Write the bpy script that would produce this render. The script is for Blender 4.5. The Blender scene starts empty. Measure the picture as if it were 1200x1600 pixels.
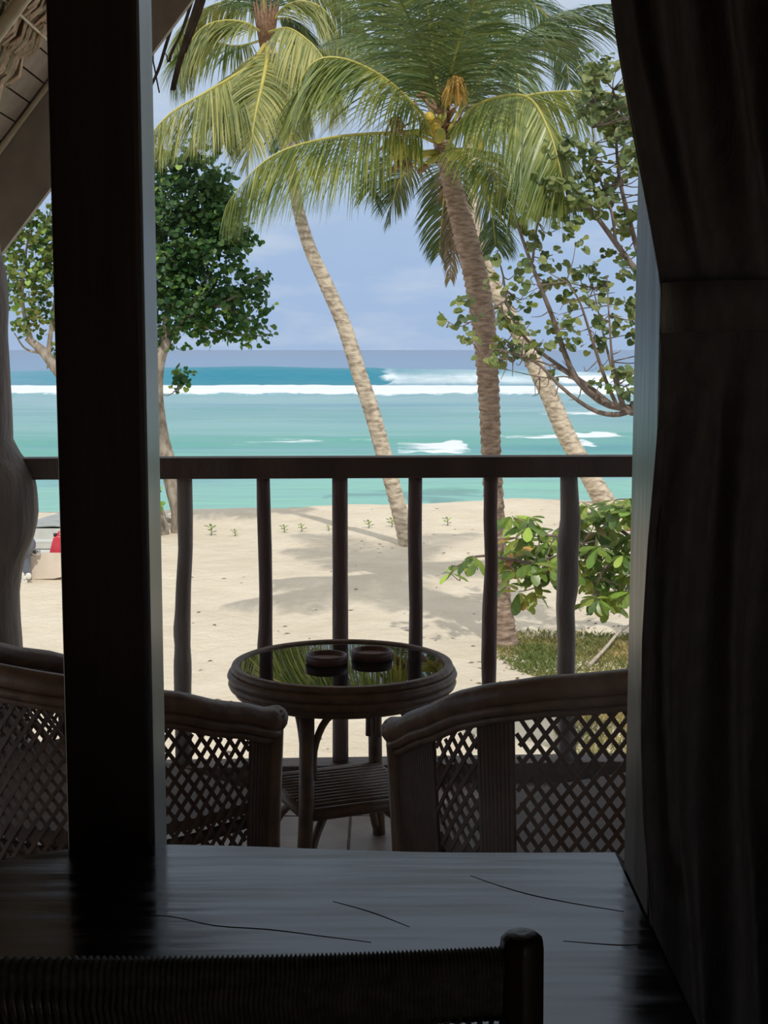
import bpy, math, random
import numpy as np
from mathutils import Vector, Matrix, noise

random.seed(7); rng = np.random.default_rng(7)
SC = bpy.context.scene
COL = SC.collection
R = math.radians

# ------------------------------------------------------------------ camera
F = 2200.0
PITCH = math.atan(254.0 / F)
EYE = Vector((0, 0, 1.25))
cd = bpy.data.cameras.new('camera'); cam = bpy.data.objects.new('camera', cd); COL.objects.link(cam)
cam.location = EYE; cam.rotation_euler = (math.pi/2 - PITCH, 0, 0)
cd.sensor_fit = 'VERTICAL'; cd.sensor_height = 24.0; cd.lens = 24.0 * F / 1600.0
cd.clip_start = 0.05; cd.clip_end = 20000
SC.camera = cam

# ------------------------------------------------------------------ sky, sun, exposure
SC.view_settings.view_transform = 'Standard'; SC.view_settings.look = 'None'
SC.view_settings.exposure = 0.0; SC.view_settings.gamma = 1.0; SC.view_settings.use_curve_mapping = False
W = bpy.data.worlds.new('world'); SC.world = W; W.use_nodes = True
def build_sky():
    nt = W.node_tree; nt.nodes.clear(); N = nt.nodes.new; L = nt.links.new
    out = N('ShaderNodeOutputWorld'); bg = N('ShaderNodeBackground'); bg.inputs['Strength'].default_value = 1.0
    tc = N('ShaderNodeTexCoord'); sep = N('ShaderNodeSeparateXYZ'); L(tc.outputs['Generated'], sep.inputs[0])
    ramp = N('ShaderNodeValToRGB'); L(sep.outputs['Z'], ramp.inputs[0])
    el = ramp.color_ramp.elements
    el[0].position = 0.0; el[0].color = (0.41, 0.54, 0.78, 1)
    el[1].position = 1.0; el[1].color = (1.0, 1.0, 1.0, 1)
    e = el.new(0.06); e.color = (0.41, 0.55, 0.80, 1)
    e = el.new(0.22); e.color = (0.56, 0.66, 0.82, 1)
    e = el.new(0.42); e.color = (0.64, 0.73, 0.88, 1)
    e = el.new(0.70); e.color = (0.90, 0.92, 0.95, 1)
    mp = N('ShaderNodeMapping'); mp.inputs['Scale'].default_value = (6, 6, 26); L(tc.outputs['Generated'], mp.inputs[0])
    nz = N('ShaderNodeTexNoise'); nz.inputs['Scale'].default_value = 1.6; nz.inputs['Detail'].default_value = 7; nz.inputs['Roughness'].default_value = 0.6
    L(mp.outputs[0], nz.inputs['Vector'])
    cr = N('ShaderNodeValToRGB'); L(nz.outputs['Fac'], cr.inputs[0])
    cr.color_ramp.elements[0].position = 0.50; cr.color_ramp.elements[0].color = (0, 0, 0, 1)
    cr.color_ramp.elements[1].position = 0.78; cr.color_ramp.elements[1].color = (0.6, 0.6, 0.6, 1)
    mx = N('ShaderNodeMix'); mx.data_type = 'RGBA'
    L(cr.outputs[0], mx.inputs[0]); L(ramp.outputs[0], mx.inputs[6]); mx.inputs[7].default_value = (0.70, 0.76, 0.86, 1)
    L(mx.outputs[2], bg.inputs[0]); L(bg.outputs[0], out.inputs[0])
build_sky()
sd = bpy.data.lights.new('sun', 'SUN'); sun = bpy.data.objects.new('sun', sd); COL.objects.link(sun)
sd.energy = 2.3; sd.angle = 0.012; sd.color = (1.0, 0.96, 0.90)
sun.location = (2, -20, 25)
sun.rotation_euler = Vector((-0.12, 0.90, -1.0)).to_track_quat('-Z', 'Y').to_euler()

# ------------------------------------------------------------------ helpers
cP, sP = math.cos(PITCH), math.sin(PITCH)
def ray(px, py):
    dx = (px - 600) / F; dy = (py - 800) / F
    return Vector((dx, cP - dy*sP, -sP - dy*cP))
def P(px, py, Y):
    d = ray(px, py); return EYE + d * (Y / d.y)
def G(px, py, z):
    d = ray(px, py); return EYE + d * ((z - EYE.z) / d.z)
def onplane(px, py, p0, n):
    d = ray(px, py); return EYE + d * ((p0 - EYE).dot(n) / d.dot(n))
SAND = -2.15
SEA = -2.95

def tag(o, label=None, cat=None, group=None, kind=None):
    if label: o['label'] = label
    if cat: o['category'] = cat
    if group: o['group'] = group
    if kind: o['kind'] = kind
    return o
def empty(name, loc=(0, 0, 0), label=None, cat=None, group=None, kind=None, rz=0.0):
    o = bpy.data.objects.new(name, None); COL.objects.link(o); o.location = loc; o.rotation_euler = (0, 0, rz)
    o.empty_display_size = 0.1
    return tag(o, label, cat, group, kind)
def link(name, me, parent=None, local=False):
    """parent given: vertices are world coordinates unless local=True"""
    o = bpy.data.objects.new(name, me); COL.objects.link(o)
    if parent is not None:
        o.parent = parent
        if not local:
            w = world(parent)
            o.matrix_parent_inverse = w.inverted()
    return o
def world(o):
    m = Matrix.Translation(o.location) @ o.rotation_euler.to_matrix().to_4x4() @ Matrix.Diagonal((*o.scale, 1))
    if o.parent is not None:
        m = world(o.parent) @ o.matrix_parent_inverse @ m
    return m

class MB:
    def __init__(s): s.v = []; s.f = []; s.sm = []
    def add(s, vs, fs, smooth=False):
        b = len(s.v); s.v += [tuple(v) for v in vs]; s.f += [tuple(i + b for i in f) for f in fs]; s.sm += [smooth]*len(fs); return s
    def box(s, c, d, rot=None):
        c = Vector(c); hx, hy, hz = d[0]/2, d[1]/2, d[2]/2
        vs = [Vector((x, y, z)) for x in (-hx, hx) for y in (-hy, hy) for z in (-hz, hz)]
        if rot is not None: vs = [rot @ v for v in vs]
        return s.add([c + v for v in vs], [(0,1,3,2),(4,6,7,5),(0,4,5,1),(2,3,7,6),(0,2,6,4),(1,5,7,3)])
    def span(s, a, b):
        a = Vector(a); b = Vector(b); return s.box((a+b)/2, b-a)
    def tube(s, pts, rad, n=8, caps=True, squash=None):
        pts = [Vector(p) for p in pts]
        if not hasattr(rad, '__len__'): rad = [rad]*len(pts)
        b = len(s.v); u = None
        for i, p in enumerate(pts):
            t = (pts[min(i+1, len(pts)-1)] - pts[max(i-1, 0)])
            if t.length < 1e-9: t = Vector((0, 0, 1))
            t.normalize()
            if u is None:
                a = Vector((0, 0, 1)) if abs(t.z) < 0.9 else Vector((1, 0, 0))
                u = t.cross(a).normalized()
            else:
                u = (u - t*u.dot(t)).normalized()
            w = t.cross(u)
            for k in range(n):
                an = 2*math.pi*k/n
                s.v.append(tuple(p + (u*math.cos(an) + w*math.sin(an)*(squash or 1))*rad[i]))
        for i in range(len(pts)-1):
            for k in range(n):
                k2 = (k+1) % n
                s.f.append((b+i*n+k, b+i*n+k2, b+(i+1)*n+k2, b+(i+1)*n+k)); s.sm.append(True)
        if caps:
            s.f.append(tuple(b+k for k in reversed(range(n)))); s.sm.append(False)
            e = b+(len(pts)-1)*n; s.f.append(tuple(e+k for k in range(n))); s.sm.append(False)
        return s
    def lathe(s, prof, c=(0, 0, 0), n=32, smooth=True):
        b = len(s.v); c = Vector(c)
        for r, z in prof:
            for k in range(n):
                a = 2*math.pi*k/n; s.v.append(tuple(c + Vector((r*math.cos(a), r*math.sin(a), z))))
        for i in range(len(prof)-1):
            for k in range(n):
                k2 = (k+1) % n
                s.f.append((b+i*n+k, b+i*n+k2, b+(i+1)*n+k2, b+(i+1)*n+k)); s.sm.append(smooth)
        if prof[0][0] > 1e-6: s.f.append(tuple(b+k for k in reversed(range(n)))); s.sm.append(False)
        if prof[-1][0] > 1e-6:
            e = b+(len(prof)-1)*n; s.f.append(tuple(e+k for k in range(n))); s.sm.append(False)
        return s
    def ball(s, c, r, sq=(1, 1, 1), n=10, m=7, jit=0.0, rot=None):
        b = len(s.v); c = Vector(c)
        for i in range(m+1):
            th = math.pi*i/m
            for k in range(n):
                a = 2*math.pi*k/n
                v = Vector((math.sin(th)*math.cos(a)*sq[0], math.sin(th)*math.sin(a)*sq[1], math.cos(th)*sq[2]))*r
                if jit: v *= 1 + random.uniform(-jit, jit)
                if rot is not None: v = rot @ v
                s.v.append(tuple(c+v))
        for i in range(m):
            for k in range(n):
                k2 = (k+1) % n
                s.f.append((b+i*n+k, b+(i+1)*n+k, b+(i+1)*n+k2, b+i*n+k2)); s.sm.append(True)
        return s
    def mesh(s, name, mat):
        me = bpy.data.meshes.new(name); me.from_pydata(s.v, [], s.f)
        me.polygons.foreach_set('use_smooth', s.sm)
        for m in (mat if isinstance(mat, (list, tuple)) else [mat]): me.materials.append(m)
        me.update(); return me
    def obj(s, name, mat, parent=None, local=False, bevel=0.0):
        o = link(name, s.mesh(name, mat), parent, local)
        if bevel:
            m = o.modifiers.new('bevel', 'BEVEL'); m.width = bevel; m.segments = 2; m.limit_method = 'ANGLE'
        return o
def spline(pts, n):
    """Catmull-Rom through pts, n samples"""
    pts = [Vector(p) for p in pts]
    q = [pts[0]*2 - pts[1]] + pts + [pts[-1]*2 - pts[-2]]
    out = []; m = len(pts)-1
    for i in range(n):
        t = i/(n-1)*m; k = min(int(t), m-1); t -= k
        a, b, c, d = q[k], q[k+1], q[k+2], q[k+3]
        out.append(0.5*((2*b) + (c-a)*t + (2*a-5*b+4*c-d)*t*t + (3*b-a-3*c+d)*t**3))
    return out
def lerp(xs, ys, x): return float(np.interp(x, xs, ys))

# ------------------------------------------------------------------ materials
def mat(name, c1, c2=None, rough=0.6, scale=8.0, stretch=(1, 1, 1), bump=0.0, bscale=None, spec=0.5, contrast=(0.35, 0.65),
        transl=None, rnd=0.0, coat=0.0, coord='Object', metal=0.0, bdist=0.02, detail=5):
    m = bpy.data.materials.new(name); m.use_nodes = True
    nt = m.node_tree; N = nt.nodes.new; L = nt.links.new
    b = nt.nodes['Principled BSDF']; out = nt.nodes['Material Output']
    b.inputs['Roughness'].default_value = rough; b.inputs['Specular IOR Level'].default_value = spec
    b.inputs['Metallic'].default_value = metal; b.inputs['Coat Weight'].default_value = coat; b.inputs['Coat Roughness'].default_value = 0.12
    tc = N('ShaderNodeTexCoord'); mp = N('ShaderNodeMapping'); L(tc.outputs[coord], mp.inputs[0]); mp.inputs['Scale'].default_value = stretch
    nz = N('ShaderNodeTexNoise'); nz.inputs['Scale'].default_value = scale; nz.inputs['Detail'].default_value = detail; L(mp.outputs[0], nz.inputs['Vector'])
    cr = N('ShaderNodeValToRGB'); L(nz.outputs['Fac'], cr.inputs[0])
    cr.color_ramp.elements[0].position = contrast[0]; cr.color_ramp.elements[0].color = (*c1, 1)
    cr.color_ramp.elements[1].position = contrast[1]; cr.color_ramp.elements[1].color = (*(c2 or c1), 1)
    colr = cr.outputs[0]
    if rnd:
        ge = N('ShaderNodeNewGeometry'); oi = N('ShaderNodeObjectInfo')
        ad = N('ShaderNodeMath'); ad.operation = 'ADD'; L(ge.outputs['Random Per Island'], ad.inputs[0]); L(oi.outputs['Random'], ad.inputs[1])
        fr = N('ShaderNodeMath'); fr.operation = 'FRACT'; L(ad.outputs[0], fr.inputs[0])
        mr = N('ShaderNodeMapRange'); L(fr.outputs[0], mr.inputs[0]); mr.inputs['To Min'].default_value = 1-rnd; mr.inputs['To Max'].default_value = 1+rnd
        hs = N('ShaderNodeHueSaturation'); L(colr, hs.inputs['Color']); L(mr.outputs[0], hs.inputs['Value'])
        m2 = N('ShaderNodeMapRange'); L(fr.outputs[0], m2.inputs[0]); m2.inputs['To Min'].default_value = 0.5+rnd*0.07; m2.inputs['To Max'].default_value = 0.5-rnd*0.07
        L(m2.outputs[0], hs.inputs['Hue'])
        colr = hs.outputs[0]
    L(colr, b.inputs['Base Color'])
    if bump:
        bn = N('ShaderNodeTexNoise'); bn.inputs['Scale'].default_value = bscale or scale; bn.inputs['Detail'].default_value = 6; L(mp.outputs[0], bn.inputs['Vector'])
        bp = N('ShaderNodeBump'); bp.inputs['Strength'].default_value = bump; bp.inputs['Distance'].default_value = bdist
        L(bn.outputs['Fac'], bp.inputs['Height']); L(bp.outputs[0], b.inputs['Normal'])
    if transl:
        tr = N('ShaderNodeBsdfTranslucent'); mx = N('ShaderNodeMixShader'); mx.inputs[0].default_value = transl[3]
        mc = N('ShaderNodeMix'); mc.data_type = 'RGBA'; mc.blend_type = 'MULTIPLY'; mc.inputs[0].default_value = 1
        L(colr, mc.inputs[6]); mc.inputs[7].default_value = (transl[0], transl[1], transl[2], 1); L(mc.outputs[2], tr.inputs[0])
        L(b.outputs[0], mx.inputs[1]); L(tr.outputs[0], mx.inputs[2]); L(mx.outputs[0], out.inputs[0])
    return m
def glass_mat(name, ior, dust, tint=(1, 1, 1), rough=0.0):
    m = bpy.data.materials.new(name); m.use_nodes = True; nt = m.node_tree; nt.nodes.clear(); N = nt.nodes.new; L = nt.links.new
    out = N('ShaderNodeOutputMaterial'); tr = N('ShaderNodeBsdfTransparent'); tr.inputs[0].default_value = (*tint, 1)
    gl = N('ShaderNodeBsdfGlossy'); gl.inputs['Roughness'].default_value = rough
    fr = N('ShaderNodeFresnel'); fr.inputs[0].default_value = ior
    mx = N('ShaderNodeMixShader'); L(fr.outputs[0], mx.inputs[0]); L(tr.outputs[0], mx.inputs[1]); L(gl.outputs[0], mx.inputs[2])
    if dust:
        tl = N('ShaderNodeBsdfTranslucent'); tl.inputs[0].default_value = (0.8, 0.82, 0.82, 1)
        tc = N('ShaderNodeTexCoord'); mp = N('ShaderNodeMapping'); mp.inputs['Scale'].default_value = (5.5, 1, 2.6); L(tc.outputs['Object'], mp.inputs[0])
        nz = N('ShaderNodeTexNoise'); nz.inputs['Scale'].default_value = 1.6; nz.inputs['Detail'].default_value = 4; L(mp.outputs[0], nz.inputs['Vector'])
        mr = N('ShaderNodeMapRange'); L(nz.outputs['Fac'], mr.inputs[0])
        mr.inputs['From Min'].default_value = 0.5; mr.inputs['From Max'].default_value = 0.75; mr.inputs['To Min'].default_value = dust*0.25; mr.inputs['To Max'].default_value = dust*2.2
        m2 = N('ShaderNodeMixShader'); L(mr.outputs[0], m2.inputs[0]); L(mx.outputs[0], m2.inputs[1]); L(tl.outputs[0], m2.inputs[2])
        L(m2.outputs[0], out.inputs[0])
    else:
        L(mx.outputs[0], out.inputs[0])
    return m

M = {}
M['dark_wood'] = mat('dark_wood', (0.045, 0.026, 0.018), (0.075, 0.042, 0.029), 0.38, 14, (1, 1, 0.12), 0.25, 30)
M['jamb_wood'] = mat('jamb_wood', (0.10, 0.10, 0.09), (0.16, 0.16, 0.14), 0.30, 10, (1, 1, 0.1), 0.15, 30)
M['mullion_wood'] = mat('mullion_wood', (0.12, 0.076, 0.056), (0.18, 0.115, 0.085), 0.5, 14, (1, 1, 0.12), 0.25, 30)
M['reflection_paint'] = mat('painted_reflection', (0.52, 0.57, 0.53), (0.64, 0.69, 0.64), 0.3, 14, (1, 1, 0.15))  # pale colour standing in for the reflection at the pane edge
M['desk'] = None
M['wall'] = mat('room_wall', (0.52, 0.44, 0.35), (0.60, 0.52, 0.42), 0.9, 5)
M['room_floor'] = mat('room_floor', (0.26, 0.18, 0.12), (0.34, 0.24, 0.16), 0.6, 8)
M['curtain'] = mat('curtain_cloth', (0.32, 0.285, 0.255), (0.40, 0.355, 0.32), 0.95, 90, (1, 1, 0.4), 0.2, 300, spec=0.1, transl=(1, 0.95, 0.9, 0.12))
M['rail_wood'] = mat('railing_wood', (0.062, 0.034, 0.026), (0.11, 0.064, 0.048), 0.55, 9, (1, 1, 0.25), 0.3, 30)
M['stick_wood'] = mat('branch_wood', (0.085, 0.044, 0.034), (0.15, 0.085, 0.066), 0.6, 14, (1, 1, 0.3), 0.5, 30)
M['grey_wood'] = mat('weathered_wood', (0.14, 0.108, 0.088), (0.27, 0.215, 0.175), 0.65, 12, (1, 1, 0.3), 0.5, 30)
M['rattan'] = mat('rattan', (0.125, 0.066, 0.034), (0.20, 0.112, 0.058), 0.48, 25, (1, 1, 1), 0.15, 60, spec=0.4, coat=0.08)
M['rattan_dark'] = mat('rattan_strip', (0.085, 0.043, 0.023), (0.125, 0.066, 0.036), 0.6, 25, (1, 1, 1), 0.1, 60)
M['tile'] = mat('veranda_tile', (0.20, 0.145, 0.125), (0.27, 0.21, 0.18), 0.45, 12, (1, 1, 1), 0.1, 40, rnd=0.12)
M['grout'] = mat('grout', (0.12, 0.11, 0.10), (0.17, 0.16, 0.14), 0.9, 30)
M['tray'] = mat('ashtray_wood', (0.10, 0.042, 0.030), (0.16, 0.068, 0.045), 0.45, 30, (1, 6, 1), 0.1)
M['thatch'] = mat('thatch', (0.42, 0.30, 0.17), (0.66, 0.51, 0.33), 0.85, 20, (1, 1, 1), 0.3, 60, rnd=0.45)
M['thatch_base'] = mat('thatch_backing', (0.06, 0.045, 0.03), (0.10, 0.075, 0.05), 0.95, 20)
M['soffit'] = mat('soffit_panel', (0.36, 0.29, 0.225), (0.43, 0.35, 0.275), 0.8, 20, rnd=0.1)
M['barge'] = mat('barge_board', (0.35, 0.315, 0.265), (0.43, 0.39, 0.33), 0.75, 12, bump=0.1)
M['bamboo'] = mat('bamboo', (0.72, 0.62, 0.43), (0.82, 0.73, 0.54), 0.5, 18)
M['dry_leaf'] = mat('dry_leaf', (0.10, 0.07, 0.055), (0.20, 0.14, 0.11), 0.8, 20, rnd=0.2)
M['palm_bark'] = mat('palm_bark', (0.20, 0.13, 0.09), (0.46, 0.33, 0.235), 0.85, 9, (1.0, 1.0, 3.5), 0.6, 26, bdist=0.03)
M['palm_bark_pale'] = mat('palm_bark_pale', (0.30, 0.235, 0.17), (0.66, 0.55, 0.41), 0.85, 6, (1.0, 1.0, 2.6), 0.6, 20, contrast=(0.36, 0.60), bdist=0.03)
M['leaflet'] = mat('palm_leaflet', (0.17, 0.235, 0.055), (0.36, 0.40, 0.125), 0.34, 1.6, (1, 1, 1), rnd=0.42, spec=0.6, transl=(1.5, 1.45, 0.7, 0.28))
M['leaflet_far'] = mat('palm_leaflet_yellow', (0.24, 0.27, 0.085), (0.44, 0.44, 0.16), 0.4, 1.2, (1, 1, 1), rnd=0.42, spec=0.5, transl=(1.4, 1.4, 0.7, 0.28))
M['leaflet_shade_tint'] = mat('palm_leaflet_shade_tint', (0.070, 0.125, 0.034), (0.155, 0.215, 0.068), 0.34, 1.6, (1, 1, 1), rnd=0.42, spec=0.6, transl=(1.4, 1.3, 0.7, 0.15))  # darker leaflet copy, shade inside the crowns put into its colour
M['leaflet_dead'] = mat('palm_leaflet_dead', (0.17, 0.125, 0.07), (0.30, 0.23, 0.12), 0.7, 2, rnd=0.3, transl=(1, 0.9, 0.7, 0.2))
M['midrib'] = mat('palm_midrib', (0.46, 0.41, 0.085), (0.58, 0.50, 0.13), 0.5, 6)
M['coconut'] = mat('coconut', (0.55, 0.34, 0.035), (0.62, 0.46, 0.07), 0.42, 8)
M['coconut_green'] = mat('coconut_green', (0.36, 0.36, 0.06), (0.52, 0.46, 0.08), 0.42, 8)
M['flower'] = mat('palm_flower', (0.62, 0.36, 0.07), (0.75, 0.50, 0.14), 0.7, 20, rnd=0.2)
M['spathe'] = mat('palm_sheath', (0.16, 0.075, 0.04), (0.30, 0.17, 0.09), 0.7, 20)
M['bark'] = mat('tree_bark', (0.20, 0.155, 0.115), (0.44, 0.37, 0.29), 0.85, 11, (1, 1, 0.5), 0.6, 25)
M['bark_dark'] = mat('tree_bark_dark', (0.12, 0.085, 0.065), (0.24, 0.18, 0.14), 0.85, 12, (1, 1, 0.5), 0.4, 25)
M['leaf_dark'] = mat('leaf_dark', (0.034, 0.090, 0.024), (0.072, 0.158, 0.040), 0.42, 0.9, rnd=0.5, spec=0.4, transl=(1.5, 1.7, 0.7, 0.28))
M['leaf_yellow'] = mat('leaf_yellow', (0.075, 0.135, 0.028), (0.22, 0.24, 0.06), 0.45, 1.1, rnd=0.45, spec=0.35, transl=(1.5, 1.5, 0.7, 0.30))
M['leaf_olive'] = mat('leaf_olive', (0.095, 0.145, 0.050), (0.21, 0.25, 0.095), 0.45, 2.5, rnd=0.5, spec=0.35, transl=(1.5, 1.4, 0.7, 0.28))
M['leaf_gloss'] = mat('leaf_gloss', (0.095, 0.19, 0.035), (0.25, 0.31, 0.06), 0.33, 3.5, rnd=0.45, spec=0.5, transl=(1.6, 1.4, 0.6, 0.30))
M['leaf_brown'] = mat('leaf_brown', (0.35, 0.16, 0.05), (0.50, 0.30, 0.08), 0.55, 3, rnd=0.3)
M['leaf_lime'] = mat('leaf_lime', (0.26, 0.42, 0.06), (0.34, 0.48, 0.09), 0.45, 3, rnd=0.3, transl=(1.4, 1.4, 0.7, 0.3))
M['grass'] = mat('grass_blades', (0.15, 0.19, 0.045), (0.42, 0.34, 0.13), 0.7, 0.9, rnd=0.35, contrast=(0.4, 0.62), transl=(1.3, 1.2, 0.7, 0.25))
M['driftwood'] = mat('driftwood', (0.42, 0.33, 0.25), (0.62, 0.51, 0.40), 0.85, 12)
M['hull'] = mat('boat_paint', (0.66, 0.55, 0.44), (0.72, 0.61, 0.49), 0.45, 6)
M['hull_in'] = mat('boat_inside', (0.34, 0.35, 0.33), (0.42, 0.43, 0.40), 0.6, 6)
M['bench'] = mat('boat_bench', (0.62, 0.60, 0.53), (0.70, 0.67, 0.60), 0.5, 6)
M['cowl'] = mat('outboard_grey', (0.10, 0.115, 0.15), (0.14, 0.155, 0.19), 0.35, 6)
M['prop'] = mat('propeller_pale', (0.72, 0.68, 0.60), None, 0.4, 6)
M['chrome'] = mat('steel_bracket', (0.6, 0.6, 0.6), None, 0.25, 6, metal=1.0)
M['black'] = mat('black_rubber', (0.02, 0.02, 0.022), None, 0.5, 6)
M['red'] = mat('red_plastic', (0.62, 0.035, 0.055), (0.70, 0.06, 0.09), 0.4, 6)
M['blue'] = mat('blue_strap', (0.05, 0.10, 0.35), None, 0.5, 6)
M['cord'] = mat('seat_cord', (0.12, 0.10, 0.075), (0.20, 0.17, 0.13), 0.85, 120)
M['pane'] = glass_mat('window_glass', 1.45, 0.022, (0.95, 0.97, 0.965))
M['table_glass'] = glass_mat('table_glass', 2.1, 0.0, (0.80, 0.86, 0.84))

def desk_material():
    m = mat('desk_wood', (0.007, 0.005, 0.004), (0.020, 0.013, 0.010), 0.26, 5, (0.7, 7, 1), 0.0, spec=0.5)
    nt = m.node_tree; N = nt.nodes.new; L = nt.links.new; b = nt.nodes['Principled BSDF']
    tc = N('ShaderNodeTexCoord'); mp = N('ShaderNodeMapping'); mp.inputs['Scale'].default_value = (1.6, 22, 1); L(tc.outputs['Object'], mp.inputs[0])
    nz = N('ShaderNodeTexNoise'); nz.inputs['Scale'].default_value = 3.2; nz.inputs['Detail'].default_value = 6; L(mp.outputs[0], nz.inputs['Vector'])
    mr = N('ShaderNodeMapRange'); L(nz.outputs['Fac'], mr.inputs[0]); mr.inputs['From Min'].default_value = 0.3; mr.inputs['From Max'].default_value = 0.7
    mr.inputs['To Min'].default_value = 0.07; mr.inputs['To Max'].default_value = 0.24; L(mr.outputs[0], b.inputs['Roughness'])
    bp = N('ShaderNodeBump'); bp.inputs['Strength'].default_value = 0.12; bp.inputs['Distance'].default_value = 0.002
    L(nz.outputs['Fac'], bp.inputs['Height']); L(bp.outputs[0], b.inputs['Normal'])
    return m
M['desk'] = desk_material()

def sand_material():
    m = mat('beach_sand', (0.74, 0.625, 0.475), (0.82, 0.705, 0.55), 0.95, 1.3, (1, 1, 1), 0.0, spec=0.1, detail=8)
    nt = m.node_tree; N = nt.nodes.new; L = nt.links.new; b = nt.nodes['Principled BSDF']
    tc = N('ShaderNodeTexCoord')
    n1 = N('ShaderNodeTexNoise'); n1.inputs['Scale'].default_value = 4.5; n1.inputs['Detail'].default_value = 8; n1.inputs['Roughness'].default_value = 0.62; L(tc.outputs['Object'], n1.inputs['Vector'])
    bp = N('ShaderNodeBump'); bp.inputs['Strength'].default_value = 0.75; bp.inputs['Distance'].default_value = 0.12; L(n1.outputs['Fac'], bp.inputs['Height'])
    L(bp.outputs[0], b.inputs['Normal'])
    return m
M['sand'] = sand_material()

# ------------------------------------------------------------------ ground: sand beach
EDGE0, EDGES = 30.7, 0.22
def sand_h(x, y):
    e = EDGE0 + EDGES*x
    n = noise.noise((x*0.25, y*0.25, 3.1))*0.05 + noise.noise((x*0.9, y*0.9, 1.7))*0.018
    # trampled footprints
    v = noise.noise((x*2.6, y*2.2, 9.3)); n -= max(0, v-0.12)*0.07
    d = y - e - noise.noise((x*0.5, 0, 8.8))*0.5
    z = SAND + n
    if d > -3: z += 0.06*math.exp(-((d+1.2)/1.4)**2)
    if d > 0: z -= min(d*0.24, 3.0)
    return z
def build_ground():
    ys = [-60, -45, -30, -20, -12, -6, -3, 0] + list(np.arange(1.2, 12, 0.4)) + list(np.arange(12, 40, 0.16)) + [42, 46, 52]
    us = np.concatenate([np.linspace(-1, -0.32, 22)[:-1], np.linspace(-0.32, 0.32, 190), np.linspace(0.32, 1, 22)[1:]])
    vs = []; nc = len(us)
    for y in ys:
        wd = 8 + abs(y)*0.95
        for u in us:
            x = float(u*wd); vs.append((x, float(y), sand_h(x, float(y))))
    fs = [(i*nc+j, i*nc+j+1, (i+1)*nc+j+1, (i+1)*nc+j) for i in range(len(ys)-1) for j in range(nc-1)]
    b = MB(); b.add(vs, fs, True)
    tag(b.obj('ground', M['sand']), 'pale trampled sand beach sloping to the water beyond the veranda', None, None, 'structure')
build_ground()

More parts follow.
